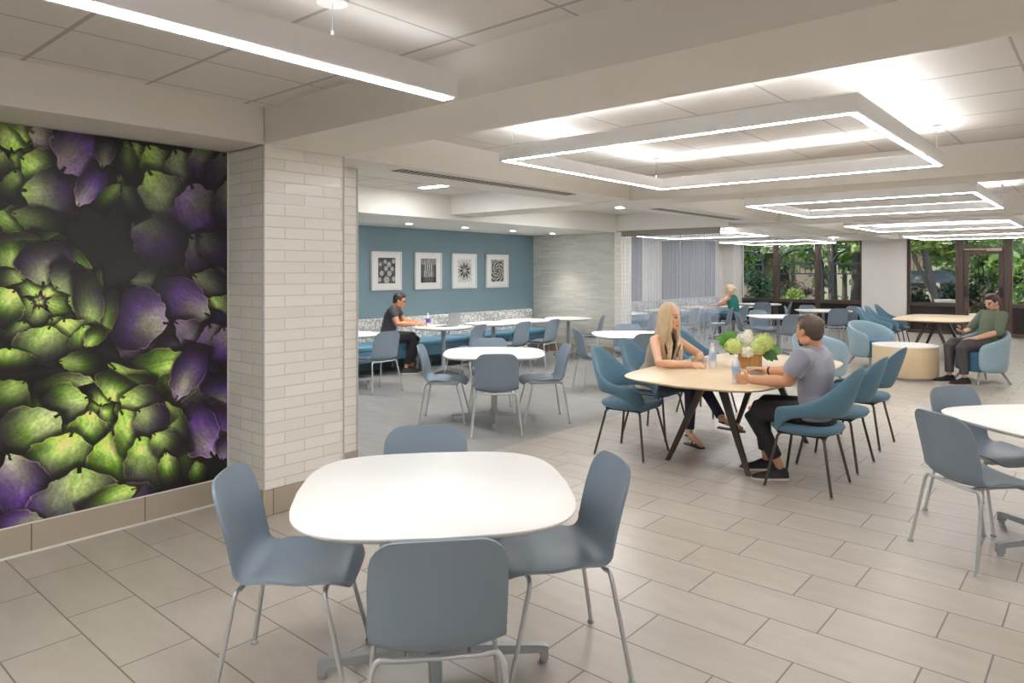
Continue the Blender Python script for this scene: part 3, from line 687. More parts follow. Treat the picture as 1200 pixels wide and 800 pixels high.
def mural_image():
    X0, X1, Z0, Z1 = .35, 2.39, .176, 2.425
    res = .0043; W = int((X1 - X0) / res); H = int((Z1 - Z0) / res); rnd = np.random.RandomState(5)
    img = np.zeros((H, W, 3)); img[:] = (.085, .08, .085)
    yy, xx = np.mgrid[0:H, 0:W].astype(float)
    img += (smooth_noise(H, W, 90, rnd) * .05)[..., None]
    fine = smooth_noise(H, W, 2.5, rnd); mid = smooth_noise(H, W, 13, rnd); big = smooth_noise(H, W, 38, rnd)
    c, s_ = math.cos(TH), math.sin(TH)
    def P(px, py):        # where a feature seen on this wall lies on the print
        a = (px - 600) / 819; dx, dy = c + s_ * a, s_ - c * a; t = YM / dy
        return ((t * dx - X0) / res, (Z1 - (1.6 + (318 - py) / 819 * t)) / res)
    G = np.array([.46, .66, .17]); GL = np.array([.92, .98, .66]); PU = np.array([.48, .31, .72]); PD = np.array([.13, .08, .12]); TAN = np.array([.82, .68, .50])
    def petal(bx, by, ang, L, Wd, purple=.4, light=1., rim=.8, shadow=.7, tip=.5, bend=0., wide=.45):
        R = L * 1.15 + Wd + 14; x0, x1 = int(max(0, bx - R)), int(min(W, bx + R)); y0, y1 = int(max(0, by - R)), int(min(H, by + R))
        if x1 <= x0 or y1 <= y0: return
        X = xx[y0:y1, x0:x1] - bx; Y = yy[y0:y1, x0:x1] - by; M1 = mid[y0:y1, x0:x1]; F = fine[y0:y1, x0:x1]; Bg = big[y0:y1, x0:x1]
        ca, sa = math.cos(ang), math.sin(ang)
        u = (X * ca + Y * sa) / L; v = (-X * sa + Y * ca) / Wd; v = v - bend * u * u
        v = v + (M1 - .5) * .10; u2 = u + (M1[:, ::-1] - .5) * .05
        t_ = np.clip((u2 - wide) / (1 - wide), 0, 1)
        wu = np.where(u2 < wide, .62 + .38 * np.sin(np.clip(u2 / wide, 0, 1) * PI / 2), (1 - t_ ** 2.4) * (1 - tip * .25 * t_))
        wu = wu + np.where(t_ > .3, .05 * np.sin(u2 * 34 + v * 3), 0) * (rim > .5)
        wu = np.where((u2 < -.04) | (u2 > 1), 0, wu); wu = np.where((u2 > .90) & (np.abs(v) < .05), 0, wu)
        d = (wu - np.abs(v)) * Wd
        tt = np.clip((u - wide) / (1.16 - wide), 0, 1); ws = np.where(u < -.1, 0, np.where(u < wide, 1.1, 1.12 * (1 - tt ** 2.2)))
        sh = np.clip((ws - np.abs(v)) / .30, 0, 1); I = img[y0:y1, x0:x1]; I *= (1 - shadow * sh)[..., None]
        m = np.where(wu > 0, np.clip(d / 1.3, 0, 1), 0); uc = np.clip(u, 0, 1)
        streak = np.sin(v * 17 / (1.05 - .5 * uc) + M1 * 5); streak2 = np.sin(v * 41 + M1 * 9)
        pur = np.clip(purple * 1.25 + np.abs(v) ** 2 * .35 - .45 * (uc - .3) + (Bg - .5) * .7 + .06 * streak, 0, 1)[..., None]
        base = G * (1 - pur) + PU * pur
        cyl = np.clip(1 - .72 * np.abs(v + .12) ** 1.4, .18, 1)
        hl = np.clip(1 - ((uc - .70) / .34) ** 2, 0, 1) * np.clip(1.1 - np.abs(v - .05) * 1.25, 0, 1)
        col = base * ((.30 + .78 * uc ** .8) * cyl)[..., None] + (GL * (1 - pur * .45) - base) * (hl * .52)[..., None]
        col = col * (.93 + .05 * streak + .025 * streak2 + .10 * (F - .5) + .22 * (M1 - .5))[..., None]
        dk = np.clip(.34 - uc, 0, .34) / .34; col = col * (1 - .80 * dk)[..., None] + PD * (.6 * dk)[..., None]
        e = np.clip(1 - d / 3.0, 0, 1) * np.clip(uc * 1.9 - .35, 0, 1) * rim * (.6 + .8 * M1)
        e = np.clip(e, 0, .9)[..., None]; col = col * (1 - e) + TAN * e * (.5 + .4 * light)
        col = np.clip(col * light * 1.36, 0, 1); img[y0:y1, x0:x1] = I * (1 - m)[..., None] + col * m[..., None]
    def top_view(px, py, rx, ry, counts, purple, light, seed, heart=1.):
        r = np.random.RandomState(seed); cx, cy = P(px, py); ex = P(px + rx, py)[0] - cx; ey = P(px, py + ry)[1] - cy; n_ = len(counts)
        Y, X = yy - cy, xx - cx; d = np.hypot(X / ex, Y / ey); img[d < .96] = (.07, .05, .06)
        for k in range(9):
            a = k * 2.4 + r.rand() * .5; rr = .16 + .03 * (k % 2)
            petal(cx + math.cos(a) * ex * rr, cy + math.sin(a) * ey * rr, a + PI, ex * .17, ex * .07, .15 + .5 * (k % 2), light * 1.1, .9, .4)
        sp = r.randint(0, 2 ** 30, 9) 
        for k in range(6):
            a = k * 1.05; petal(cx + math.cos(a) * 7, cy + math.sin(a) * 7, a, ex * .07, ex * .022, .75, light * 1.25, .9, .2)
        for q, n in enumerate(counts):
            f = (q + 1) / n_; o = r.rand() * 6.28
            rin = .10 + .62 * (f - 1 / n_); rout = min(1.0, rin + .46)
            for k in range(n):
                a = o + k * 6.2832 / n + r.uniform(-.13, .13); ro = rout * r.uniform(.96, 1.03); ri = rin * r.uniform(.9, 1.12)
                bx, by = cx + math.cos(a) * ex * ro, cy + math.sin(a) * ey * ro; tx, ty = cx + math.cos(a + .06) * ex * ri, cy + math.sin(a + .06) * ey * ri
                L = math.hypot(tx - bx, ty - by); wd = 3.75 * ((rin + rout) / 2) * (ex + ey) / 2 / n * .98
                petal(bx, by, math.atan2(ty - by, tx - bx), L, min(wd, L * .78), purple + .30 * f * r.rand() + r.uniform(-.16, .10), light * (1.12 - .30 * f) * r.uniform(.88, 1.06) * (1.0 + .12 * math.cos(a + .9)), .75, .62)
    def side_view(px, py, rx, ry, ang, rows, purple, light, seed, wide=1., big_=1.):
        r = np.random.RandomState(seed); cx, cy = P(px, py); ex = P(px + rx, py)[0] - cx; ey = P(px, py + ry)[1] - cy; ca, sa = math.cos(ang), math.sin(ang)
        for q in range(rows):
            f = .95 - 1.75 * q / (rows - 1); span = math.sqrt(max(.1, 1 - (f - .1) ** 2 * .85)) * wide; n = (2 if q % 2 else 3) if span > .6 else 1
            for k in range(n):
                g = 0 if n == 1 else (k / (n - 1) * 2 - 1) * span * .62
                bx = cx + (ca * (f - .62) - sa * g) * ex; by = cy + (sa * (f - .62) + ca * g) * ey; R = (ex + ey) / 2
                petal(bx, by, ang + g * .55 + r.uniform(-.08, .08), R * .98, R * .50 * big_, purple + r.uniform(-.22, .12), light * r.uniform(.82, 1.05) * (1 - .25 * g * math.copysign(1, ca + .1)), .55, .7, .7)
    def loose(*L_):
        for (a, b, an, L, w_, p_, l_, bd) in L_:
            x_, y_ = P(a, b); petal(x_, y_, an, L * 1.75, w_ * 1.75, p_, l_, .8, .5, .6, bd)
    def leafs(rows, dim=1.):
        for (bx, by, tx, ty, w, p_, l_, bd) in rows:
            k = 1.648; (x0, y0), (x1, y1) = P(bx / k, 140 + by / k), P(tx / k, 140 + ty / k)
            sc = (P((bx + 10) / k, 300)[0] - P(bx / k, 300)[0]) / 10 * .5 + (P(9, 140 + 10 / k)[1] - P(9, 140)[1]) / 10 * .5
            petal(x0, y0, math.atan2(y1 - y0, x1 - x0), math.hypot(x1 - x0, y1 - y0), w * sc * 1.42, p_, l_ * dim, .8, .62, .6, bd)
    # dim globe top right
    leafs([(300, 130, 250, 45, 30, .2, .7, 0), (330, 140, 285, 50, 34, .3, .75, 0), (380, 150, 330, 60, 40, .5, .7, .1), (440, 130, 375, 45, 42, .8, .6, 0), (445, 170, 430, 60, 40, .9, .5, 0),
           (350, 215, 290, 95, 46, .35, .85, -.1), (400, 240, 360, 125, 48, .85, .8, .1), (455, 220, 440, 115, 34, .8, .55, 0), (350, 265, 258, 188, 40, .7, .62, -.1), (420, 275, 362, 230, 40, .8, .6, .1), (450, 275, 380, 228, 30, .8, .5, .1),
           (270, 190, 222, 108, 16, .4, .5, .2), (255, 120, 240, 40, 14, .1, .5, 0)])
    # purple globe lying on its side
    leafs([(330, 300, 250, 318, 16, .3, .7, .2), (400, 300, 440, 310, 18, .1, .8, .2), (440, 340, 370, 300, 26, .5, .8, 0), (445, 400, 400, 345, 34, .3, .9, 0),
           (330, 480, 230, 400, 26, .7, .6, 0), (300, 480, 215, 420, 16, .8, .7, 0), (440, 430, 350, 370, 34, .9, .9, 0), (300, 330, 408, 372, 36, .75, 1.05, .15), (218, 375, 322, 398, 52, .72, 1.1, -.05), (300, 440, 350, 470, 30, .8, .8, 0), (430, 450, 330, 395, 26, .85, .9, .2), (330, 470, 420, 440, 24, .85, .8, .2)])
    # bright leaf behind and teal scraps
    leafs([(250, 500, 370, 462, 34, -.5, 1.15, .1), (300, 560, 380, 500, 40, -.5, 1.0, .1), (365, 690, 350, 590, 14, -.4, .7, .3), (385, 700, 372, 660, 14, -.5, .8, .2)])
    # violet globe at the right edge
    leafs([(440, 500, 395, 395, 40, 1., .8, .1), (445, 470, 430, 400, 30, 1.1, .9, 0), (400, 470, 350, 560, 34, .95, 1.0, -.2), (440, 500, 420, 560, 40, 1.1, .95, 0), (380, 440, 345, 545, 26, .9, 1.1, .3), (445, 560, 405, 640, 46, 1.0, 1.05, 0), (350, 560, 415, 645, 34, 1.0, 1.15, .15), (445, 610, 425, 655, 20, 1.1, .9, 0)])
    # top left globe
    top_view(8, 170, 96, 70, (5, 6), .3, .9, 31)
    leafs([(30, -20, 20, 60, 40, .1, 1.0, 0), (90, -20, 60, 50, 42, .3, 1.05, .1), (150, 60, 55, 25, 40, .75, .95, .1), (110, 110, 38, 78, 34, .1, 1.0, .1), (150, 150, 40, 130, 42, .55, .95, -.1), (60, 205, -10, 185, 24, .1, .8, .1), (120, 205, 20, 182, 22, .35, .6, .1), (190, 20, 110, 95, 46, .75, 1.0, -.15), (195, 90, 155, 172, 20, .75, 1.1, .3), (205, 30, 200, 95, 16, .5, .7, .2), (190, 175, 225, 120, 14, -.3, .6, .3)])
    # left globe
    leafs([(150, 420, 200, 290, 18, 0., .8, -.3), (215, 330, 190, 440, 16, .0, .9, .3), (60, 235, 150, 255, 22, .0, .9, .2), (100, 240, 168, 330, 26, .0, 1.0, -.2), (0, 240, 70, 232, 18, -.1, 1.0, .1)])
    top_view(46, 352, 70, 62, (5, 6), .0, 1.1, 32)
    leafs([(20, 225, 40, 285, 40, .1, 1.1, 0), (85, 240, 90, 318, 40, .6, 1.1, .1), (150, 290, 110, 330, 34, .5, 1.0, .1), (165, 300, 170, 420, 22, .3, 1.05, -.3), (-20, 380, 30, 330, 34, .0, 1.15, 0), (140, 440, 118, 385, 36, .1, 1.15, .1), (70, 470, 90, 395, 40, .15, 1.1, .1), (10, 480, 15, 440, 40, .0, 1.0, 0), (170, 440, 155, 400, 26, .1, 1.0, .1), (195, 400, 165, 440, 14, .0, .9, .2)])
    # big globe at the bottom
    leafs([(330, 590, 225, 460, 30, -.1, .9, -.4), (20, 600, 125, 487, 26, .1, .8, .4), (190, 470, 110, 470, 18, -.1, .8, .2), (-10, 560, 40, 500, 30, .2, .8, .2), (345, 640, 320, 540, 24, .1, .9, -.2),
           (70, 520, 190, 505, 22, .25, 1.0, .2), (290, 520, 200, 512, 24, .2, 1.05, -.2)])
    top_view(110, 490, 52, 44, (5, 6), -.2, 1.22, 33)
    leafs([(90, 560, 168, 530, 34, .1, 1.15, .1), (240, 500, 210, 540, 40, -.2, 1.15, 0), (300, 560, 235, 530, 30, .35, 1.1, -.1), (10, 640, 110, 560, 48, .35, 1.15, .15), (160, 640, 175, 560, 30, -.1, 1.2, 0), (100, 700, 130, 600, 52, .1, 1.2, .15), (235, 700, 215, 600, 44, -.1, 1.22, 0), (295, 650, 225, 565, 34, -.1, 1.15, .1), (310, 600, 265, 560, 30, .6, 1.0, 0), (300, 710, 270, 610, 36, .25, 1.1, -.1), (335, 640, 300, 600, 24, .3, 1.0, -.2),
           (75, 770, 10, 645, 36, .75, 1.1, .1), (145, 790, 150, 672, 66, .45, 1.15, 0), (260, 760, 240, 700, 36, .75, .95, 0), (160, 760, 262, 705, 24, .1, 1.1, .15), (330, 700, 318, 640, 16, .1, 1.0, 0), (-20, 790, 85, 765, 22, .6, 1.0, .2)])
    hz = np.exp(-(((xx - W * .74) / (W * .22)) ** 2 + ((yy - H * .37) / (H * .10)) ** 2))
    img = img * (1 - .35 * hz)[..., None] + .23 * (.35 * hz)[..., None]
    return img * (.95 + .10 * fine)[..., None], X0, X1, Z0, Z1

def mural():
    img, X0, X1, Z0, Z1 = mural_image()
    t = thing('artichoke_mural', 'wall mural photograph of green and purple artichokes on a dark ground', 'mural', (X0, YM - .001, Z0))
    colour_grid('print', img, X1 - X0, Z1 - Z0, attr_mat('mural_print', .42), t)
    boxes(((-4.2, .001, 0), (0, .012, Z1 - Z0))).build('backing', plain('mural_dark_ground', (40, 38, 42), .45), t, smooth=False)
    boxes(((0, .001, 0), (X1 - X0, .012, Z1 - Z0))).build('backing', M['black'], t, smooth=False)
mural()

def pictures():
    rnd = np.random.RandomState(3); m = attr_mat('print_ink', .6)
    pw, ph = .36, .42; W, H = 90, 105
    yy, xx = np.mgrid[0:H, 0:W]; x = xx / W - .5; y = yy / W - .58
    ims = []
    a = np.full((H, W), .16) + smooth_noise(H, W, 8, rnd) * .25
    for (cx, cy, r) in ((-.1, -.4, .11), (-.38, -.28, .1), (.12, -.28, .14), (-.05, -.1, .13), (.3, -.08, .12), (-.3, .12, .14), (.14, .13, .15), (-.02, .42, .19), (.4, .38, .14), (-.42, .4, .12), (.38, -.42, .12)):
        d = np.hypot(x - cx, y - cy) / r; v = .88 - .5 * d ** 2 - .35 * np.exp(-(d / .28) ** 2) + .1 * np.sin(np.arctan2(y - cy, x - cx) * 12)
        a = np.where(d < 1, v, a)
    ims.append(a)
    b = .45 + .25 * np.sin(x * 46 + np.sin(y * 9)) * np.exp(-((y + .02) / .4) ** 4) + .2 * smooth_noise(H, W, 6, rnd); b = np.where(y > .3, b * .6 + .15 * np.sin(y * 60), b); b = np.where((np.abs(x) > .3) & (y > -.3), b * .55, b)
    ims.append(b)
    th = np.arctan2(y, x); r = np.hypot(x, y)
    c_ = .9 - .75 * (np.abs(np.sin(th * 4.5)) ** .7) * np.exp(-((r - .22) / .16) ** 2) - .25 * (np.sin(r * 60) > 0) * (r > .38) * (np.sin(th * 18) > 0) ; c_ = np.where(r < .05, .8, c_)
    ims.append(c_)
    d_ = .5 + .3 * np.sin(r * 48 + 1.6 * np.sin(th * 5 + r * 18)) - .25 * (r < .08) + .25 * (smooth_noise(H, W, 4, rnd) - .5)
    ims.append(d_)
    mw = plain('picture_white_frame', (232, 230, 228), .4, var=.01); mm = plain('picture_mat_board', (240, 239, 237), .7, var=.01)
    xs = [(7.064, 7.687), (7.99, 8.612), (8.877, 9.513), (9.784, 10.42)]
    lb = ['white-framed black and white print of round seed heads, leftmost of the four', 'white-framed black and white print of upright stalks, second from the left', 'white-framed print of a dark star-shaped burst on white, third from the left', 'white-framed print of a swirling leafy rosette, rightmost of the four']
    for (a0, a1), im, l in zip(xs, ims, lb):
        w = a1 - a0; h = .64; t = thing('framed_picture', l, 'picture', (a0, YB - .045, 1.29), 0, 'framed prints on the blue wall')
        boxes(((0, 0, 0), (w, .04, .03)), ((0, 0, h - .03), (w, .04, h)), ((0, 0, .03), (.03, .04, h - .03)), ((w - .03, 0, .03), (w, .04, h - .03))).build('frame', mw, t, smooth=False)
        boxes(((.03, .012, .03), (w - .03, .03, h - .03))).build('mat_board', mm, t, smooth=False)
        g = colour_grid('print', np.repeat(np.clip(im, .05, .95)[..., None], 3, 2), pw, ph, m, t)
        g.location = ((w - pw) / 2, .0115, (h - ph) / 2 + .005)
pictures()
# ---------------------------------------------------------------- furniture
def shell_mesh():
    """moulded shell; chair faces +x"""
    prof = catmull([(.245, 0, .425), (.20, 0, .440), (.08, 0, .438), (-.06, 0, .432), (-.15, 0, .430), (-.208, 0, .468), (-.234, 0, .55), (-.255, 0, .68), (-.283, 0, .815)], 8)
    d = [0]
    for i in range(1, len(prof)): d.append(d[-1] + (prof[i] - prof[i - 1]).length)
    T = d[-1]; NS = 44; NU = 16; grid = []
    for i in range(NS + 1):
        tt = .5 - .5 * math.cos(PI * i / NS); tt = .6 * tt + .4 * i / NS; row = []
        for j in range(NU + 1):
            u = math.sin((-1 + 2 * j / NU) * PI / 2 * .97) / math.sin(PI / 2 * .97); dl = .095 * (1 - math.sqrt(max(0, 1 - max(0, (abs(u) - .60) / .40) ** 2)))
            s = dl + (1 - 2 * dl) * tt
            x = np.interp(s * T, d, [p.x for p in prof]); z = np.interp(s * T, d, [p.z for p in prof])
            w = interp(s, [0, .2, .45, .6, .8, 1], [.215, .225, .212, .208, .210, .200]); uu = abs(u) ** 2.2
            back = min(1, max(0, (s - .40) / .22)); seat = 1 - back
            ww = w / .225
            px = x + uu * (.055 * back * (1 - .45 * max(0, s - .7) / .3)) * ww; pz = z + uu * (.022 * seat + .02 * math.sin(PI * min(1, max(0, (s - .25) / .4)))) * ww
            pz -= .008 * uu * max(0, s - .72) / .28
            if s < .12: pz -= .02 * (1 - s / .12) ** 2
            row.append(V((px, u * w, pz)))
        grid.append(row)
    # thickness
    th = .011; nr = []
    for i in range(NS + 1):
        r = []
        for j in range(NU + 1):
            a = grid[min(i + 1, NS)][j] - grid[max(i - 1, 0)][j]; b = grid[i][min(j + 1, NU)] - grid[i][max(j - 1, 0)]
            if b.length < 1e-6: b = V((0, 1, 0))
            n = a.cross(b); r.append(n.normalized() if n.length > 1e-9 else V((0, 0, 1)))
        nr.append(r)
    q = MB(); W_ = NU + 1
    top = [grid[i][j] for i in range(NS + 1) for j in range(W_)]; bot = [grid[i][j] + nr[i][j] * th for i in range(NS + 1) for j in range(W_)]
    fs = []; o = len(top)
    for i in range(NS):
        for j in range(NU):
            a = i * W_ + j; fs.append((a, a + 1, a + W_ + 1, a + W_)); fs.append((o + a, o + a + W_, o + a + W_ + 1, o + a + 1))
    bd = [(i, 0) for i in range(NS + 1)] + [(NS, j) for j in range(1, W_)] + [(i, NU) for i in range(NS - 1, -1, -1)] + [(0, j) for j in range(NU - 1, 0, -1)]
    for k in range(len(bd)):
        a = bd[k][0] * W_ + bd[k][1]; b_ = bd[(k + 1) % len(bd)]; b_ = b_[0] * W_ + b_[1]
        fs.append((a, b_, o + b_, o + a))
    q.add(top + bot, fs); return q

def make_shell_chair():
    t = thing('cafe_chair')
    shell_mesh().build('seat_shell', M['shell'], t, ang=50)
    r = .0095
    for sx, sy in ((-1, 1), (-1, -1), (1, 1), (1, -1)):
        fx, fy = sx * .245, sy * .245
        K = V((-.178 if sx < 0 else .150, sy * .200, .403)); F = V((fx, fy, .012)); D = (F - K).normalized()
        I = V((-.172, sy * .145, .410)) if sx < 0 else V((.145, sy * .14, .404)); q = MB()
        q.tube(catmull([I, I * .35 + K * .65 + V((0, 0, .009)), K + D * .018, K + D * .06], 6) + [F], r, 10); l = q.build('leg', M['chrome'], t)
        q = MB(); q.lathe([(.0, 0), (.017, 0), (.017, .006), (.010, .014), (0, .014)], (fx, fy, 0), 12); q.build('foot_glide', M['silver'], l)
    q = MB()
    q.tube(catmull([(-.172, .145, .410), (-.173, .08, .409), (-.173, 0, .408), (-.173, -.08, .409), (-.172, -.145, .410)], 5), r, 8)
    q.tube(catmull([(.145, .14, .404), (.142, 0, .402), (.145, -.14, .404)], 5), r, 8)
    for s_ in (-1, 1): q.tube([(-.172, s_ * .10, .408), (-.12, s_ * .10, .408), (.145, s_ * .10, .406)], r * .8, 8)
    q.box((-.10, -.05, .412), (.08, .05, .422)); q.build('under_frame', M['chrome'], t)
    return t
proto_chair = make_shell_chair(); used = [False]
def cafe_chair(x, y, hx, hy, label, group):
    """x,y = seat centre on the floor, (hx,hy) = the way it faces"""
    if not used[0]: c = proto_chair; used[0] = True
    else: c = copy_tree(proto_chair)
    c.location = (x, y, 0); c.rotation_euler = (0, 0, math.atan2(hy, hx)); tag(c, label, 'chair', group); return c

def squircle(a, b, n=4., k=64, z=0, dx=0):
    out = []
    for j in range(k):
        t = 2 * PI * j / k; c_, s_ = math.cos(t), math.sin(t)
        out.append(V((a * math.copysign(abs(c_) ** (2 / n), c_) + dx, b * math.copysign(abs(s_) ** (2 / n), s_), z)))
    return out
def bowed(a, b, n, bx, by, z=0, k=72, off=0.):
    out = []
    for p in squircle(a, b, n, k, z):
        out.append(V((p.x * (1 + bx / a * (1 - min(1, (p.y / b) ** 2))) , p.y * (1 + by / b * (1 - min(1, (p.x / a) ** 2))), z)))
    return [V((p.x * (1 - off / a), p.y * (1 - off / b), z)) for p in out]
def bowed_top(a, b, n, bx, by, z, th=.026, under=.02, k=88):
    q = MB(); q.ring([bowed(a, b, n, bx, by, z - th, k, under), bowed(a, b, n, bx, by, z - th * .5, k, .004), bowed(a, b, n, bx, by, z - .008, k), bowed(a, b, n, bx, by, z - .003, k), bowed(a, b, n, bx, by, z, k, .004)]); return q
def top_mb(a, b, n, z, th=.028, under=.018, k=72):
    q = MB(); q.ring([squircle(a - under, b - under, n, k, z - th), squircle(a - .003, b - .003, n, k, z - th * .45), squircle(a, b, n, k, z - .008), squircle(a, b, n, k, z - .003), squircle(a - .004, b - .004, n, k, z)])
    return q
def cafe_table(x, y, rz, label, a=.485, b=.485, n=5.5, arms=4, z=.735, arm=.46, group='white pedestal tables', bow=.055):
    t = thing('cafe_table', label, 'table', (x, y, 0), rz, group)
    tp = bowed_top(a, b, n, bow, bow, z).build('tabletop', M['white_top'], t)
    q = MB(); q.ring([bowed(a, b, n, bow, bow, z - .034, 48, .045), bowed(a, b, n, bow, bow, z - .026, 48, .021)]); q.build('edge_band', M['edge'], tp)
    q = MB(); q.tube([(0, 0, .07), (0, 0, z - .03)], .032, 20); q.lathe([(.0, z - .05), (.15, z - .05), (.15, z - .035), (0, z - .035)], seg=24); q.lathe([(.0, .06), (.055, .06), (.045, .12), (.034, .14), (0, .14)], seg=20)
    q.build('column', M['silver'], t)
    for k in range(arms):
        an = k * PI / 2; c_, s_ = math.cos(an), math.sin(an); R = Matrix.Rotation(an, 4, 'Z')
        q = MB(); w = .022
        sec = lambda xx, z0, z1, ww: [R @ V((xx, -ww, z0)), R @ V((xx, ww, z0)), R @ V((xx, ww * .8, z1)), R @ V((xx, -ww * .8, z1))]
        q.ring([sec(.02, .065, .115, .028), sec(.2, .055, .092, .025), sec(arm - .035, .048, .076, .022), sec(arm - .03, .016, .076, .022), sec(arm, .016, .068, .02)])
        l = q.build('base_arm', M['silver'], t, ang=30)
        q = MB(); q.lathe([(0, 0), (.018, 0), (.018, .008), (.012, .02), (0, .02)], tuple(R @ V((arm - .018, 0, 0))), 12); q.build('foot_glide', M['silver'], l)
    return t
def around(tx, ty, ds, labels, group, dist=.53):
    for (dx, dy), l in zip(ds, labels):
        n = math.hypot(dx, dy); cafe_chair(tx - dx / n * dist, ty - dy / n * dist, dx, dy, l, group)

# foreground table
T1 = (1.93, 2.07)
cafe_table(*T1, math.radians(-42), 'large white rounded-square table in the foreground, nearest the camera')
g = 'chairs at the foreground table'
cafe_chair(1.55, 2.46, .69, -.73, 'blue-grey cafe chair on the left side of the foreground white table', g)
cafe_chair(2.31, 1.76, -.80, .60, 'blue-grey cafe chair on the right side of the foreground white table', g)
cafe_chair(1.60, 1.71, .66, .75, 'blue-grey cafe chair nearest the camera, its back turned to us', g)
cafe_chair(2.24, 2.46, -.66, -.75, 'blue-grey cafe chair on the far side of the foreground table, only its back top showing', g)
# table in the dining area
T2 = (5.55, 5.03); cafe_table(*T2, math.radians(42), 'white rounded table in the middle of the grey dining floor, four chairs round it')
g = 'chairs at the middle dining table'
around(*T2, [(.62, -.78), (-.76, .65), (.72, .70), (-.70, -.72)], ['grey chair on the left of the middle dining table, seen from the side', 'grey chair on the right of the middle dining table, seen from the side', 'grey chair in front of the middle dining table, back turned to us', 'grey chair behind the middle dining table, facing us'], g)
# table cut by the right edge
T8 = (5.12, .20); cafe_table(*T8, math.radians(-40), 'white table cut off by the right edge of the view')
g = 'chairs at the table on the right edge'
cafe_chair(4.72, .57, .76, -.65, 'grey chair in front of the right-edge table, seen from behind', g)
cafe_chair(5.44, .62, -.55, -.83, 'grey chair on the far left side of the right-edge table', g)
# tables along the banquette
g = 'chairs facing the banquette'
cafe_table(5.90, 8.02, .1, 'white table half hidden behind the brick pier, in front of the banquette', .37, .37, 4, arm=.34)
cafe_chair(5.92, 7.50, .02, 1, 'grey chair right beside the brick pier, back to us, facing the banquette', g)
cafe_chair(5.05, 7.45, .2, 1, 'grey chair mostly hidden by the brick pier, only its feet showing', g)
cafe_table(7.62, 7.98, .25, 'white table holding the laptop in front of the banquette', .40, .38, 3.5, arm=.36)
cafe_chair(7.50, 7.38, -.25, 1, 'grey chair across from the man with the laptop', g)
cafe_table(8.72, 7.92, 0, 'white table in front of the banquette under the third picture', .40, .37, 5, arm=.36)
cafe_table(9.62, 7.92, 0, 'white table in front of the banquette, last but one before the brick wall', .40, .37, 5, arm=.36)
cafe_chair(8.42, 7.28, -.12, 1, 'grey chair with its back to us under the fourth picture', g)
cafe_chair(9.15, 7.25, -.15, 1, 'grey chair with its back to us, last before the end of the banquette', g)
cafe_table(10.55, 7.70, 0, 'small white table against the pale brick wall', .37, .37, 3, arm=.34)
cafe_chair(10.45, 7.18, -.45, .9, 'grey chair at the small table against the pale brick wall', g)
# table behind the blonde woman
T7 = (8.42, 5.06); cafe_table(*T7, math.radians(42), 'white table directly behind the blonde woman')
g = 'chairs at the table behind the blonde woman'
around(*T7, [(.70, -.55), (-.78, -.55), (.62, .68), (-.85, .50)], ['grey chair seen edge-on at the left of the table behind the blonde woman', 'grey chair on the far side of the table behind the blonde woman', 'grey chair with its back to us just left of the blonde woman', 'grey chair just right of the blonde woman, at the table behind her'], g)
# tables by the windows
Ta = (13.65, 4.93); cafe_table(*Ta, math.radians(42), 'white table by the windows, just above the flowers'); g = 'chairs at the tables by the windows'
around(*Ta, [(.42, -.62), (-.5, -.6), (.55, .47)], ['grey chair on the left of the table just above the flowers, facing right', 'grey chair behind the table just above the flowers, facing us', 'grey chair in front of the table above the flowers, beside the seated man\'s head'], g)
Tb = (16.4, 4.93); cafe_table(*Tb, math.radians(42), 'white table by the windows, right of the seated man\'s head')
around(*Tb, [(-.55, -.5), (.6, .5), (-.65, .45), (.2, -.75)], ['grey chair facing us behind the table right of the seated man\'s head', 'grey chair with back to us at the table right of the seated man\'s head', 'grey chair nearest the white pillar between the windows', 'grey chair left of the table right of the seated man\'s head'], g)
Td = (16.75, 7.15); cafe_table(*Td, .4, 'small white table just behind the woman in green', .42, .42, 2.6, arm=.36)
around(*Td, [(-.1, 1)], ['grey chair just right of the woman in green, at the small table'], g)
Tc = (18.55, 7.2); cafe_table(*Tc, .4, 'farthest white table, against the windows', .5, .5, 2.6)
around(*Tc, [(.9, .45), (-.2, .9)], ['grey chair left of the farthest white table', 'grey chair turned left at the farthest white table against the windows'], g)
# booths behind the partition
g = 'chairs behind the glass partition'
for i, (x, l) in enumerate(((12.6, 'first'), (14.3, 'second'), (16.0, 'third'))):
    cafe_table(x, 7.72, 0, l + ' white table along the booth seen through the glass partition, counted from the left', .40, .37, 5, arm=.36)
cafe_chair(12.35, 7.12, 0, 1, 'grey chair behind the glass, at the leftmost booth table', g)
cafe_chair(14.05, 7.10, .05, 1, 'grey chair behind the glass, left one at the middle booth table', g)
cafe_chair(14.7, 6.6, -.2, 1, 'grey chair standing away from the table behind the glass partition', g)
cafe_chair(15.65, 6.66, .1, 1, 'grey chair the woman in green sits on', g)

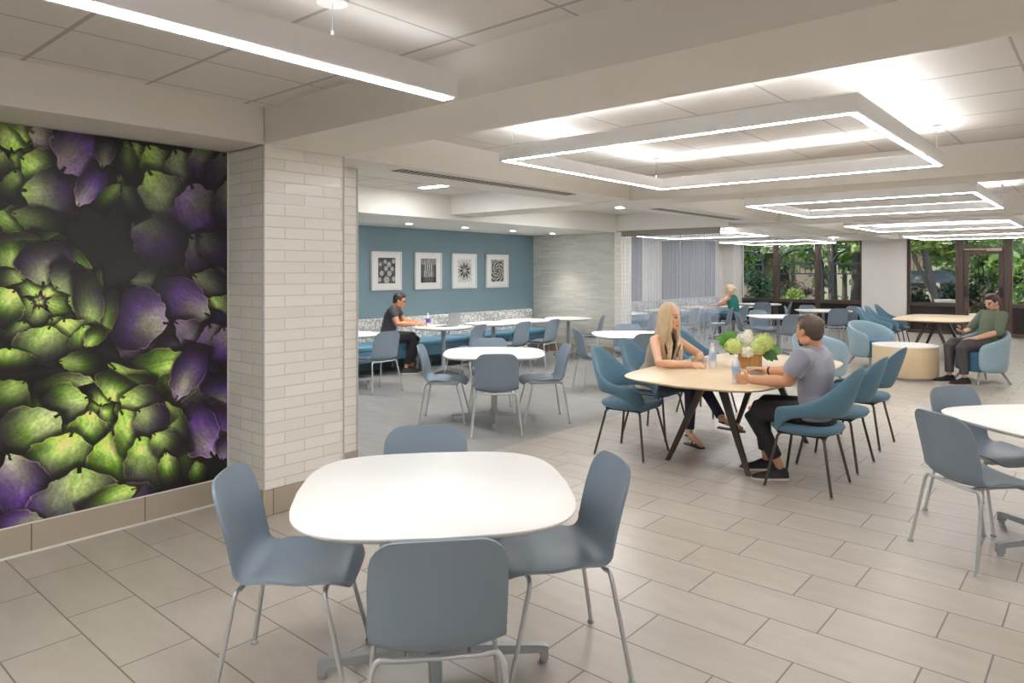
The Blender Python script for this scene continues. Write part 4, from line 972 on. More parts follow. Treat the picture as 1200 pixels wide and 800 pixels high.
# banquette
def make_banquette(L):
    t = thing('banquette')
    q = MB(); q.box((.004, -.60, .22), (L - .004, -.12, .40), .02); q.build('seat_base', M['leather'], t)
    q = MB(); q.box((.004, -.62, .385), (L - .004, -.13, .475), .03); q.build('seat_cushion', M['leather'], t)
    q = MB(); q.box((.004, -.145, .40), (L - .004, -.015, .845), .03); q.build('backrest', M['pattern'], t)
    for x in (.06, L - .06):
        for y in (-.56, -.08):
            q = MB(); q.ring([squircle(.022, .022, 5, 12, .22), squircle(.016, .016, 5, 12, .0)]); 
            q.v = [(a + x, b + y, c_) for a, b, c_ in q.v]; q.build('leg', M['silver'], t)
    return t
L_ = 1.186; pb = make_banquette(L_); first = True; nb = 0
xs = [3.95 + k * L_ for k in range(6)] + [11.66 + k * L_ for k in range(7)]
lb = ['banquette section hidden behind the brick pier'] * 2 + ['blue banquette section just right of the brick pier', 'blue banquette section the man with the laptop sits on', 'blue banquette section under the second and third pictures', 'blue banquette section at the right end, against the pale brick wall'] + ['blue booth bench section seen through the glass partition'] * 6 + ['last booth bench section beside the woman in green']
for k, x in enumerate(xs):
    b_ = pb if first else copy_tree(pb); first = False
    b_.location = (x, YB, 0); tag(b_, lb[k], 'bench', 'banquette sections along the wall' if k < 6 else 'booth bench sections behind the partition')

# upholstered conference chair, faces +x
def band(keys, N, th, a, b, cx=0., flare=.0, seg=14, pw=3.):
    """keys: list (deg, z_top, z_bottom, radius factor); symmetrical shell running round the back"""
    ks = sorted([(-d, t_, b_, r) for d, t_, b_, r in keys if d > 0] + [(d, t_, b_, r) for d, t_, b_, r in keys])
    D = [k[0] for k in ks]; rings = []
    for i in range(N + 1):
        d = D[0] + (D[-1] - D[0]) * i / N; zt = np.interp(d, D, [k[1] for k in ks]); zb = np.interp(d, D, [k[2] for k in ks]); rf = np.interp(d, D, [k[3] for k in ks])
        an = math.radians(180 + d); ca, sa = math.cos(an), math.sin(an); R = []
        for j in range(seg):
            t = 2 * PI * j / seg; c_, s_ = math.cos(t), math.sin(t)
            h = (zt - zb) / 2; zz = (zt + zb) / 2 + h * math.copysign(abs(s_) ** (2 / pw), s_); o = th / 2 * math.copysign(abs(c_) ** (2 / 2.2), c_)
            fl = flare * max(0, -ca) ** 1.2 * max(0, zz - .50); fl2 = .18 * abs(sa) * max(0, min(zz, .7) - .5)
            R.append(V((cx + ca * (a * rf + o) - fl, sa * (b * rf + o + fl2), zz)))
        rings.append(R)
    # rounded ends
    for e, s_ in ((0, 0), (-1, 0)):
        r0 = rings[e]; c0 = sum(r0, V()) / len(r0); nx = rings[1] if e == 0 else rings[-2]; dr = (c0 - sum(nx, V()) / len(nx)).normalized()
        extra = [[c0 + (p - c0) * .8 + dr * th * .35 for p in r0], [c0 + (p - c0) * .35 + dr * th * .5 for p in r0]]
        rings = (list(reversed(extra)) + rings) if e == 0 else rings + extra
    q = MB(); q.ring(rings); return q
def smooth_keys(keys, n=25):
    D = [k[0] for k in keys]; P = [[(k[0], k[i], 0) for k in keys] for i in (1, 2, 3)]; out = []
    cs = [catmull(p, 6) for p in P]
    for i in range(len(cs[0])): out.append((cs[0][i].x, cs[0][i].y, cs[1][i].y, cs[2][i].y))
    return out
def make_conf():
    t = thing('conference_chair')
    keys = smooth_keys([(0, .925, .545, 1.), (14, .915, .545, 1.), (28, .87, .548, 1.), (42, .785, .552, 1.02), (58, .705, .556, 1.04), (76, .66, .556, 1.06), (94, .638, .540, 1.09), (110, .622, .495, 1.08), (124, .600, .435, 1.03), (136, .570, .408, .95), (146, .52, .405, .87)])
    band(keys, 84, .042, .245, .262, 0.0, .34).build('back_shell', M['blue_up'], t, ang=60)
    q = MB(); q.ring([squircle(.20, .20, 2.6, 40, .412, .0), squircle(.235, .235, 2.6, 40, .425), squircle(.25, .25, 2.6, 40, .448), squircle(.24, .24, 2.6, 40, .472), squircle(.19, .19, 2.6, 40, .482), squircle(.08, .08, 2.6, 40, .484)])
    q.build('seat_cushion', M['blue_up'], t, ang=60)
    q = MB(); q.box((-.17, -.17, .396), (.17, .17, .414), .006); q.build('seat_pan', M['black'], t)
    for sx, sy in ((-1, 1), (-1, -1), (1, 1), (1, -1)):
        K = V((sx * .16, sy * .165, .398)); F = V((sx * .235, sy * .245, .01)); D = (F - K).normalized()
        q = MB(); q.tube(catmull([V((sx * .08, sy * .10, .402)), V((sx * .14, sy * .15, .402)), K + D * .02, K + D * .06], 4) + [F], .0105, 10); l = q.build('leg', M['dark_leg'], t)
        q = MB(); q.lathe([(0, 0), (.014, 0), (.014, .008), (.0, .012)], (F.x, F.y, 0), 12); q.build('foot_glide', M['silver'], l)
    return t
pc = make_conf(); u2 = [False]
def conf_chair(x, y, hx, hy, label, group):
    c = pc if not u2[0] else copy_tree(pc); u2[0] = True
    c.location = (x, y, 0); c.rotation_euler = (0, 0, math.atan2(hy, hx)); tag(c, label, 'armchair', group); return c
g = 'blue upholstered chairs at the near oak table'
conf_chair(5.36, 3.22, .06, -1, 'blue upholstered chair at the left end of the near oak table, empty, wholly in view', g)
conf_chair(6.15, 3.42, .0, -1, 'blue upholstered chair the blonde woman sits on', g)
conf_chair(7.45, 3.50, -.12, -1, 'blue upholstered chair across the near oak table, right of the blonde woman', g)
conf_chair(5.42, 1.74, -.02, 1, 'blue upholstered chair the man in the grey polo sits on', g)
conf_chair(6.18, 1.76, 0, 1, 'blue upholstered chair directly behind the chair of the man in grey', g)
conf_chair(7.07, 1.80, .02, 1, 'blue upholstered chair at the right end of the row beside the man in grey', g)
g = 'blue upholstered chairs at the far oak table'
conf_chair(14.55, 3.35, .0, -1, 'leftmost of the three blue chairs lined up at the far oak table', g)
conf_chair(15.20, 3.38, .0, -1, 'middle of the three blue chairs lined up at the far oak table', g)
conf_chair(16.05, 3.40, .0, -1, 'rightmost of the three blue chairs lined up at the far oak table', g)
conf_chair(14.35, 1.78, -.35, 1, 'blue chair at the far oak table just behind the man in the green jumper', g)

def oak_table(x, y, rz, label, a=1.09, b=.60, k=1.):
    t = thing('oak_meeting_table', label, 'table', (x, y, 0), rz, 'oak meeting tables')
    bowed_top(a, b, 9, .15, .06, .74, .024, .025).build('tabletop', M['oak'], t)
    for ex in (-1, 1):
        for sy in (-1, 1):
            q = MB(); T_ = V((ex * a * .52, sy * .055, .715)); B = V((ex * a * .63, sy * .35, 0))
            def sec(P, w, d): return [P + V((-w, -d, 0)), P + V((w, -d, 0)), P + V((w, d, 0)), P + V((-w, d, 0))]
            q.ring([sec(B, .014, .017), sec(T_, .022, .034)]); q.build('leg', M['wleg'], t, smooth=False)
        boxes(((ex * a * .52 - .03, -.3, .702), (ex * a * .52 + .03, .3, .716)), bev=.003).build('cross_rail', M['wleg'], t)
    return t
oak_table(6.05, 2.52, 0, 'large pale oak table with dark splayed legs where the two people sit')
oak_table(15.05, 2.50, 0, 'pale oak table with dark splayed legs near the glazed door', a=1.02, b=.56)

# drum table
t = thing('drum_table', 'round pale wood drum table with a white top', 'side table', (11.93, 2.40, 0))
q = MB(); q.lathe([(0, .035), (.44, .035), (.445, .05), (.445, .47), (.44, .478), (0, .478)], seg=64); q.build('drum', M['oak_v'], t)
q = MB(); q.lathe([(0, 0), (.41, 0), (.41, .035), (0, .035)], seg=48); q.build('plinth', M['silver'], t)
q = MB(); q.lathe([(0, .478), (.448, .478), (.45, .484), (.448, .492), (0, .493)], seg=64); q.build('tabletop', M['white_top'], t)

# tub armchairs
def make_tub():
    t = thing('tub_armchair')
    keys = smooth_keys([(0, .755, .17, 1.), (30, .745, .17, 1.), (60, .70, .17, 1.), (90, .645, .17, 1.02), (112, .60, .17, 1.06), (124, .575, .175, 1.10), (130, .55, .19, 1.12)])
    q = band(keys, 72, .08, .28, .315, .02, .12, 16, 5.); q.v = [(x * (1 - .22 * max(0, .5 - z)), y * (1 - .22 * max(0, .5 - z)), z) for x, y, z in q.v]
    q.build('back_shell', M['tub'], t, ang=60)
    q = MB(); q.ring([squircle(.23, .22, 3.5, 40, .17, .05), squircle(.26, .255, 3.5, 40, .19, .06), squircle(.26, .255, 3.5, 40, .38, .06)]); q.build('seat_base', M['tub_seat'], t)
    q = MB(); q.ring([squircle(.26, .25, 3.5, 40, .375, .06), squircle(.275, .262, 3.5, 40, .395, .06), squircle(.275, .262, 3.5, 40, .43, .06), squircle(.25, .24, 3.5, 40, .452, .06), squircle(.1, .1, 3.5, 40, .458, .06)]); q.build('seat_cushion', M['tub_seat'], t)
    for sx, sy in ((-1, 1), (-1, -1), (1, 1), (1, -1)):
        q = MB(); q.tube([(sx * .16 + .02, sy * .17, .175), (sx * .25 + .02, sy * .25, 0)], [.022, .012], 12); q.build('leg', M['silver'], t)
    return t
tub = make_tub(); tub.location = (12.12, 1.43, 0); tub.rotation_euler = (0, 0, math.atan2(.73, -.69)); tag(tub, 'light blue tweed tub armchair the man in the green jumper sits in', 'armchair', 'tub armchairs round the drum table')
c2 = copy_tree(tub); c2.location = (12.95, 3.14, 0); c2.rotation_euler = (0, 0, math.atan2(-.8, -.5)); c2['label'] = 'light blue tub armchair behind the drum table, its deep blue seat facing us'
c3 = copy_tree(tub); c3.location = (10.22, 3.13, 0); c3.rotation_euler = (0, 0, math.atan2(-.28, .95)); c3['label'] = 'light blue tub armchair seen from behind, beside the head of the man in grey'

# ---- things on the tables
def bottle(x, y, z, label, h=.215, tint=None):
    t = thing('water_bottle', label, 'bottle', (x, y, z), 0, 'water bottles')
    q = MB(); q.lathe([(0, 0), (.028, .0), (.032, .006), (.032, .05), (.0305, .06), (.032, .07), (.032, .135), (.029, .155), (.016, .183), (.0125, .19), (.0125, .198), (0, .198)], seg=20); q.v = [(a, b, c_ * h / .215) for a, b, c_ in q.v]; q.build('bottle_body', M['bottle'], t)
    q = MB(); q.lathe([(0, .196), (.0145, .196), (.0145, .215), (0, .216)], seg=16); q.v = [(a, b, c_ * h / .215) for a, b, c_ in q.v]; q.build('cap', M['fix'], t)
    q = MB(); q.lathe([(.0327, .065), (.0327, .13)], seg=20); q.f = q.f[:-2]; q.v = [(a, b, c_ * h / .215) for a, b, c_ in q.v]; q.build('paper_label', tint or M['label_b'], t)
q_ = NT('bottle_plastic'); q_.set(Base_Color=(.86, .9, .95, 1), Roughness=.15, Alpha=.55); M['bottle'] = q_.m
M['label_b'] = plain('bottle_label_blue', (176, 196, 226), .5, var=.2, nscale=40)
M['label_p'] = plain('bottle_label_purple', (110, 72, 176), .5, var=.2, nscale=40)
bottle(5.87, 2.70, .741, 'water bottle in the hand of the blonde woman', .225)
bottle(5.185, 2.195, .741, 'water bottle held by the man in the grey polo', .22)
bottle(7.42, 8.12, .736, 'water bottle with purple label beside the laptop', .215, M['label_p'])

def food_box(x, y, z, label, rz):
    t = thing('salad_box', label, 'food container', (x, y, z), rz, 'clear salad boxes')
    q = MB(); q.ring([squircle(.075, .06, 5, 24, 0), squircle(.095, .078, 5, 24, .045), squircle(.088, .071, 5, 24, .045), squircle(.07, .055, 5, 24, .006)]); q.build('box', M['bottle'], t)
    q = MB(); rnd = random.Random(4)
    for i in range(26):
        c_ = V((rnd.uniform(-.06, .06), rnd.uniform(-.045, .045), rnd.uniform(.015, .04))); q.cur = i % 3
        q.ell(c_, (V((1, 0, 0)), V((0, 1, 0)), V((0, 0, 1))), (rnd.uniform(.01, .02), rnd.uniform(.01, .018), .01), 8, 5)
    q.build('salad', [M['leaf'], M['petal_g'], plain('tomato_bits', (196, 120, 80), .5)], t)
food_box(5.80, 2.28, .741, 'clear box of salad in front of the man in the grey polo', .5)
food_box(6.22, 3.0, .741, 'clear box of salad in front of the blonde woman', .2)

def flowers():
    t = thing('flower_arrangement', 'lime and white hydrangeas with leaves in a square slatted wood box', 'flowers', (6.14, 2.47, .741), .25)
    q = MB(); s = .092
    for k in range(4):
        R = Matrix.Rotation(k * PI / 2, 4, 'Z')
        for j in range(5):
            y0 = -s + j * 2 * s / 5
            b0 = MB(); b0.box((s - .012, y0 + .001, 0), (s, y0 + 2 * s / 5 - .001, .125), .002); q.add([R @ V(v) for v in b0.v], b0.f)
    q.box((-s + .01, -s + .01, .0), (s - .01, s - .01, .1)); q.build('wooden_box', M['box_wood'], t)
    def blossom(c_, r, mat, seed):
        rnd = random.Random(seed); b_ = MB(); c_ = V(c_)
        for i in range(130):
            zc = 1 - 1.55 * (i + .5) / 130; a = i * 2.39996; rr = math.sqrt(max(0, 1 - zc * zc)); n = V((rr * math.cos(a), rr * math.sin(a), zc)); n = (n + V([rnd.uniform(-.18, .18) for _ in range(3)])).normalized()
            p = c_ + n * r * rnd.uniform(.88, 1.06); tx = n.cross(V((.3, .5, .8))).normalized(); ty = n.cross(tx); o = rnd.random() * 6
            for k in range(4):
                aa = o + k * PI / 2; d = tx * math.cos(aa) + ty * math.sin(aa); e = n.cross(d); s_ = .0135
                b_.add([p, p + d * s_ * .6 + e * s_ * .5 + n * .002, p + d * s_ * 1.2 + n * .005, p + d * s_ * .6 - e * s_ * .5 + n * .002], [(0, 1, 2, 3)])
        b_.ell(c_, (V((1, 0, 0)), V((0, 1, 0)), V((0, 0, 1))), (r * .86,) * 3, 12, 8)
        b_.build('blossom', mat, t, smooth=False)
    # offsets along the picture's right (R) and up
    Rr = Matrix.Rotation(-.25, 3, 'Z') @ V((.652, -.758, 0)); Ff = Matrix.Rotation(-.25, 3, 'Z') @ V((.758, .652, 0))
    def at(a, b, z): return Rr * a + Ff * b + V((0, 0, z))
    blossom(at(-.155, -.03, .185), .076, M['petal_g'], 1); blossom(at(.115, -.02, .215), .088, M['petal_g'], 2)
    blossom(at(.03, -.08, .175), .068, M['petal_g'], 3); blossom(at(-.03, .03, .235), .078, M['petal_w'], 4)
    blossom(at(-.06, -.10, .145), .05, M['petal_w'], 5); blossom(at(.0, .05, .295), .035, M['petal_w'], 6); blossom(at(.05, .08, .20), .07, M['petal_w'], 7)
    def leaf(base, d, up, L, mat, seed):
        rnd = random.Random(seed); b_ = MB(); d = V(d).normalized(); tilt = (V((0, 0, 1)) - Ff * 1.1).normalized(); sd = d.cross(tilt).normalized(); n = sd.cross(d)
        base = V(base)
        for lobe in (-.9, -.45, 0, .45, .9):
            dd = (d * math.cos(lobe) + sd * math.sin(lobe)).normalized(); l = L * (1 - .35 * abs(lobe)); ss = dd.cross(n).normalized(); rows = []
            for k in range(7):
                u = k / 6; w = L * .30 * math.sin(PI * min(1, u * .93 + .07)) ** .8; c_ = base + dd * l * u + V((0, 0, up * math.sin(u * 2.6) * L * .35))
                rows.append([c_ - ss * w, c_ - n * w * .25, c_ + ss * w])
            o = [p for r_ in rows for p in r_]; fs = []
            for k in range(6):
                for j in range(2): a = k * 3 + j; fs.append((a, a + 1, a + 4, a + 3))
            b_.add(o, fs)
        b_.build('leaf', mat, t)
    leaf(at(-.15, .05, .20), at(-1, .1, .35), .3, .15, M['leaf'], 1); leaf(at(-.12, .05, .23), at(-.8, .3, .9), .2, .12, M['leaf'], 2)
    leaf(at(-.14, -.02, .15), at(-1, -.3, -.1), .3, .10, M['leaf_d'], 3); leaf(at(.15, .02, .16), at(1, .1, -.1), .3, .15, M['leaf'], 4)
    leaf(at(.12, -.05, .14), at(.7, -.3, -.5), .2, .13, M['leaf_d'], 5); leaf(at(.12, .06, .2), at(.9, .4, .3), .3, .12, M['leaf_d'], 6)
flowers()
# laptop
t = thing('laptop', 'open silver laptop on the white table by the banquette', 'laptop', (7.68, 7.96, .737), math.atan2(-.76, .65) + PI - .55)
q = MB(); q.box((-.11, -.155, 0), (.11, .155, .014), .004); q.build('keyboard_base', M['silver'], t)
q = MB(); R = Matrix.Translation((-.11, 0, .012)) @ Matrix.Rotation(math.radians(-14), 4, 'Y')
b0 = MB(); b0.box((-.006, -.155, 0), (.002, .155, .215), .003); q.add([R @ V(v) for v in b0.v], b0.f); q.build('lid', M['silver'], t)
q = MB(); b0 = MB(); b0.box((.0022, -.146, .012), (.003, .146, .206)); q.add([R @ V(v) for v in b0.v], b0.f); q.build('screen', M['black'], t, smooth=False)
q = MB(); q.box((-.07, -.14, .0141), (.03, .14, .0155)); q.build('keys', M['black'], t, smooth=False)
# ---------------------------------------------------------------- people
X_, Y_, Z_ = V((1, 0, 0)), V((0, 1, 0)), V((0, 0, 1))
def remeshed(q, name, mat, parent, voxel, sm=4):
    me = bpy.data.meshes.new('tmp'); me.from_pydata(q.v, [], q.f)
    bm = bmesh.new(); bm.from_mesh(me); bmesh.ops.recalc_face_normals(bm, faces=bm.faces); bm.to_mesh(me); bm.free()
    o = bpy.data.objects.new('tmp', me); C.objects.link(o)
    m = o.modifiers.new('r', 'REMESH'); m.mode = 'VOXEL'; m.voxel_size = voxel
    m2 = o.modifiers.new('s', 'SMOOTH'); m2.iterations = sm; m2.factor = .5
    dg = bpy.context.evaluated_depsgraph_get(); dg.update()
    me2 = bpy.data.meshes.new_from_object(o.evaluated_get(dg)); bpy.data.objects.remove(o)
    me2.name = name; me2.materials.clear()
    for m_ in (mat if isinstance(mat, (list, tuple)) else [mat]): me2.materials.append(m_)
    me2.polygons.foreach_set('use_smooth', [True] * len(me2.polygons)); me2.polygons.foreach_set('material_index', [0] * len(me2.polygons))
    r = bpy.data.objects.new(name, me2); C.objects.link(r); r.parent = parent
    return r

def hand(q, wrist, d, n, side, curl=.5, s=1., spread=.10, thumb=.6):
    """wrist point, d fingers direction, n palm-facing direction; side=+1 if the thumb lies on d x n side"""
    d = V(d).normalized(); n = V(n); n = (n - d * n.dot(d)).normalized(); w = d.cross(n) * side; wrist = V(wrist)
    q.eloft([(wrist - d * .02 * s, .024 * s, .018 * s), (wrist + d * .015 * s, .027 * s, .0165 * s), (wrist + d * .05 * s, .038 * s, .015 * s), (wrist + d * .085 * s, .040 * s, .0125 * s), (wrist + d * .097 * s, .036 * s, .010 * s)], w, 14)
    for k, (off, L) in enumerate(((.030, .074), (.0105, .082), (-.0105, .076), (-.030, .060))):
        b = wrist + d * (.088 - abs(k - 1.2) * .004) * s + w * off * s; a = 0.; p = b - d * .015 * s; pts = [p, b]; dd = (d + w * spread * (off / .03)).normalized()
        for j, fr in enumerate((.45, .32, .25)):
            a += curl * (.55 if j == 0 else .75); v = dd * math.cos(a) + n * math.sin(a); b = b + v * L * fr * s; pts.append(b)
        q.tube(pts, [.0095 * s, .0092 * s, .0085 * s, .008 * s, .0068 * s], 8, round_=True)
    b = wrist + d * .025 * s + w * .024 * s; v1 = (d * .72 + w * .75 + n * .35 * thumb).normalized(); v2 = (d * .9 + w * .15 + n * .6 * thumb).normalized()
    q.tube([b - v1 * .01 * s, b + v1 * .028 * s, b + v1 * .05 * s + v2 * .004, b + v1 * .052 * s + v2 * .028 * s], [.0125 * s, .0115 * s, .0095 * s, .008 * s], 8, round_=True)

def head(q, c, f, u, s=1., male=True):
    f = V(f).normalized(); u = V(u); u = (u - f * u.dot(f)).normalized(); r = f.cross(u); c = V(c); A = (r, f, u)
    P = lambda a, b, z: c + (r * a + f * b + u * z) * s
    E = lambda p, rad: q.ell(p, A, tuple(x * s for x in rad), 18, 12)
    E(P(0, -.018, .030), (.074, .093, .085)); E(P(0, .012, -.01), (.066, .078, .088))
    E(P(0, .030, -.062), (.050 if male else .046, .052, .046)); E(P(0, .062, -.098), (.024, .022, .018))
    for s_ in (-1, 1):
        E(P(s_ * .034, .052, -.028), (.026, .026, .028)); E(P(s_ * .075, -.006, -.012), (.010, .018, .030)); E(P(s_ * .045, .0, -.075), (.022, .045, .03))
        E(P(s_ * .032, .072, .022), (.022, .016, .010))
    q.tube([P(0, .083, .012), P(0, .094, -.018), P(0, .101, -.038)], [.007 * s, .008 * s, .010 * s], 10, round_=True)
    for s_ in (-1, 1): E(P(s_ * .011, .094, -.044), (.008, .010, .007))
    E(P(0, .082, -.068), (.022, .012, .006)); E(P(0, .081, -.077), (.019, .012, .007))
    return P

def paint_face(o, P, s, hair_less=True):
    """lips and eyes as material slots 1 and 2 of the one body mesh"""
    me = o.data; import numpy as _n
    cs = _n.zeros(len(me.polygons) * 3); me.polygons.foreach_get('center', cs); cs = cs.reshape(-1, 3); mi = _n.zeros(len(me.polygons), dtype=_n.int32)
    def mark(p, ra, k):
        nonlocal mi
        d = _n.linalg.norm((cs - _n.array(p)) / _n.array(ra), axis=1); mi[d < 1] = k
    c0 = P(0, 0, 0); fx = P(0, 1, 0) - c0; rx = (P(1, 0, 0) - c0).normalized(); ux = (P(0, 0, 1) - c0).normalized()
    L = cs - _n.array(c0); a = L @ _n.array(rx); z = L @ _n.array(ux); b = L @ _n.array(fx.normalized())
    lips = (_n.abs(a) < .023 * s) & (_n.abs(z + .0725 * s) < .009 * s) & (b > .07 * s); mi[lips] = 1
    for s_ in (-1, 1):
        e = (((a - s_ * .032 * s) / (.014 * s)) ** 2 + ((z - .002 * s) / (.006 * s)) ** 2 < 1) & (b > .04 * s); mi[e] = 2
        w = (((a - s_ * .033 * s) / (.021 * s)) ** 2 + ((z - .026 * s) / (.0045 * s)) ** 2 < 1) & (b > .04 * s); mi[w] = 3
    me.polygons.foreach_set('material_index', mi)

def foot(q, ankle, toe, s=1., sole=False):
    a = V(ankle); t = V(toe); d = V((t.x - a.x, t.y - a.y, t.z - a.z * 0 - a.z + .055 if sole else t.z - a.z)); d = t - a; dh = V((d.x, d.y, 0)).normalized()
    return a, t, dh
def shoe(parent, heel, toe, name, mats, up=(0, 0, 1), w=.047):
    """closed shoe from heel to toe points lying on the sole plane"""
    h, t = V(heel), V(toe); d = (t - h); L = d.length; d.normalize(); u = V(up); u = (u - d * u.dot(d)).normalized(); s_ = d.cross(u)
    q = MB(); secs = [(0., .6, .062), (.06, .82, .085), (.22, .9, .092), (.40, .92, .086), (.58, 1.0, .062), (.78, 1.05, .048), (.93, .8, .038), (1., .4, .022)]
    rings = []
    for f, ww, hh in secs:
        c_ = h + d * L * f; R = []
        for j in range(14):
            a = 2 * PI * j / 14; x = math.cos(a); z = math.sin(a)
            R.append(c_ + s_ * x * w * ww * (1 if z < 0 else (1 - .35 * z)) + u * (max(0, z) * (hh - .012) + .014 + min(0, z) * .006))
        rings.append(R)
    q.ring(rings); o = q.build(name, mats[0], parent, ang=70)
    q = MB(); rings = []
    for f, ww, hh in secs:
        c_ = h + d * (L * (f * 1.02 - .01)); R = [c_ + s_ * w * ww * 1.06 * x + u * z for x, z in ((-1, 0), (1, 0), (1, .016), (-1, .016))]; rings.append(R)
    q.ring(rings); q.build('sole', mats[1], o, ang=50)
    return o

def person(label, J, f_head, lat, s=1., skin='skin', male=True, hands=(), up=(0, 0, 1), neck_r=.052, bare_feet=None, body_w=1.):
    """J: pelvis, waist, chest, neck, head, sl, sr, el, er, wl, wr, hl, hr, kl, kr, al, ar"""
    t = thing('person', label, 'person', (0, 0, 0)); q = MB(); j = {k: V(v) for k, v in J.items()}; lat = V(lat).normalized()
    W = body_w
    q.eloft([(j['pelvis'] - V((0, 0, .09)), .12 * W, .085), (j['pelvis'], .155 * W, .105), (j['waist'], .130 * W, .090), (j['chest'], .155 * W, .105), (j['neck'] - (j['neck'] - j['chest']) * .35, .150 * W, .085), (j['neck'] - (j['neck'] - j['chest']) * .08, .085, .060)], lat, 22)
    q.tube([j['neck'] - (j['neck'] - j['chest']) * .2, j['neck'], j['head'] + V((0, 0, -.04)) - V(f_head) * .02], [neck_r * 1.15, neck_r, neck_r * .98], 14, round_=True)
    P = head(q, j['head'], f_head, up, s, male)
    ar = (.056, .046, .031) if male else (.043, .037, .026)
    for k in 'lr':
        S_, E_, W_ = j['s' + k], j['e' + k], j['w' + k]
        q.tube([j['neck'] * .35 + j['chest'] * .25 + S_ * .4, S_, S_ * .6 + E_ * .4, E_, E_ * .68 + W_ * .32, W_], [ar[0] * 1.15, ar[0] * 1.1, ar[0], ar[1], ar[1] * 1.02, ar[2]], 14, round_=True)
        H_, K_, A_ = j['h' + k], j['k' + k], j['a' + k]
        q.tube([H_, H_ * .5 + K_ * .5, K_, K_ * .65 + A_ * .35, A_], [.070, .056, .036, .036, .033], 14, round_=True)
        if bare_feet:
            tt = V(bare_feet[k]); q.tube([A_, A_ * .55 + tt * .45, tt * .8 + A_ * .2 , tt], [.034, .034, .030, .020], 12, round_=True, ab=(.8, 1.1))
    for h in hands: hand(q, *h[0], **h[1])
    b = remeshed(q, 'body', [M[skin], M['lip'], M['eye'], M['hair_brown']], t, .0056, 3)
    paint_face(b, P, s)
    return t, j, P, b

def shirt(t, j, lat, mat, sleeve=.45, infl=.014, hem=-.06, W=1., collar=True, name='shirt', arm=.052, deep=.115, neckw=.078):
    q = MB(); n = (j['neck'] - j['chest'])
    q.eloft([(j['pelvis'] + V((0, 0, hem)), .165 * W, .118), (j['pelvis'] + V((0, 0, .03)), .170 * W, .122), (j['waist'], .150 * W, .112), (j['chest'], .168 * W, .122), (j['neck'] - n * .42, .168 * W, .105), (j['neck'] - n * .16, .118, .078), (j['neck'] + n * .02, neckw, .066)], lat, 26)
    for k in 'lr':
        S_, E_, W_ = j['s' + k], j['e' + k], j['w' + k]
        if sleeve > 0:
            if sleeve <= 1: e = S_ + (E_ - S_) * sleeve; pts = [j['neck'] * .3 + j['chest'] * .3 + S_ * .4, S_, S_ * .5 + e * .5, e]; rr = [arm * 1.15, arm * 1.22, arm * 1.12, arm * 1.14]
            else: e = E_ + (W_ - E_) * (sleeve - 1); pts = [j['neck'] * .3 + j['chest'] * .3 + S_ * .4, S_, S_ * .5 + E_ * .5, E_, e]; rr = [arm * 1.15, arm * 1.22, arm * 1.1, arm * 1.0, arm * .9]
            q.tube(pts, rr, 16)
    return remeshed(q, name, mat, t, .0085, 4)

def trousers(t, j, lat, mat, name='trousers', thick=1., cuff=.9, pel=True):
    q = MB()
    if pel: q.eloft([(j['pelvis'] + V((0, 0, -.10)), .16, .12), (j['pelvis'] + V((0, 0, .0)), .172, .122), (j['pelvis'] + V((0, 0, .07)), .158, .112)], lat, 24)
    for k in 'lr':
        H_, K_, A_ = j['h' + k], j['k' + k], j['a' + k]; e = K_ + (A_ - K_) * cuff
        q.tube([H_, H_ * .5 + K_ * .5, K_ + (H_ - K_) * .10, K_ + (e - K_) * .08, K_ * .5 + e * .5, e], [.098 * thick, .090 * thick, .080 * thick, .078 * thick, .062 * thick, .054 * thick], 16)
    return remeshed(q, name, mat, t, .009, 5)

def short_hair(t, P, mat, s=1., name='hair', back=0., beard=None):
    q = MB(); c = P(0, 0, 0); r = (P(1, 0, 0) - c).normalized(); f = (P(0, 1, 0) - c).normalized(); u = (P(0, 0, 1) - c).normalized(); A = (r, f, u)
    def E(a, b, z, rad): q.ell(P(a, b, z), A, tuple(x * s for x in rad), 18, 12)
    E(0, -.024, .038, (.0775, .0935, .080)); E(0, -.038, .008, (.0765, .076, .066)); E(0, -.058, -.035, (.056, .046, .040)); E(0, .030, .088, (.052, .046, .032))
    E(0, .0, .10, (.054, .066, .026))
    for s_ in (-1, 1): E(s_ * .066, -.002, .025, (.013, .03, .035))
    return remeshed(q, name, mat, t, .006, 2)

# ---- man in the grey polo (faces +y)
lat = (1, 0, 0)
J = dict(pelvis=(5.41, 1.66, .575), waist=(5.40, 1.68, .72), chest=(5.385, 1.67, .88), neck=(5.355, 1.68, 1.035), head=(5.335, 1.705, 1.165),
         sl=(5.135, 1.70, .975), sr=(5.53, 1.70, .985), el=(5.16, 1.80, .80), er=(5.70, 1.93, .80), wl=(5.125, 2.05, .79), wr=(5.72, 2.16, .785),
         hl=(5.31, 1.72, .55), hr=(5.51, 1.72, .55), kl=(5.33, 2.13, .53), kr=(5.56, 2.15, .54), al=(5.42, 1.95, .11), ar=(5.60, 2.12, .11))
H1 = [((J['wl'], (-.05, .99, .0), (.95, .12, 0), -1), dict(curl=.75, s=1.0, thumb=1.0)), ((J['wr'], (.05, .95, -.05), (-.5, .0, -.9), 1), dict(curl=.45, s=1.))]
t, j, P, b = person('man in a grey polo and black trousers holding a bottle at the oak table', J, V((.36, .93, -.05)), lat, 1.02, 'skin2', True, H1, neck_r=.060)
shirt(t, j, lat, M['polo'], .62, W=1.20, name='polo_shirt', arm=.067, neckw=.085)
q = MB(); q.tube([V((5.355, 1.675, 1.04)) + V((.066 * math.cos(a), .062 * math.sin(a), .012 * math.sin(a) - .004)) for a in np.linspace(0, 2 * PI, 25)], .014, 8, ab=(1.5, .6)); remeshed(q, 'collar', M['polo'], t, .006, 2)
trousers(t, j, lat, M['black_cloth'], cuff=.86)
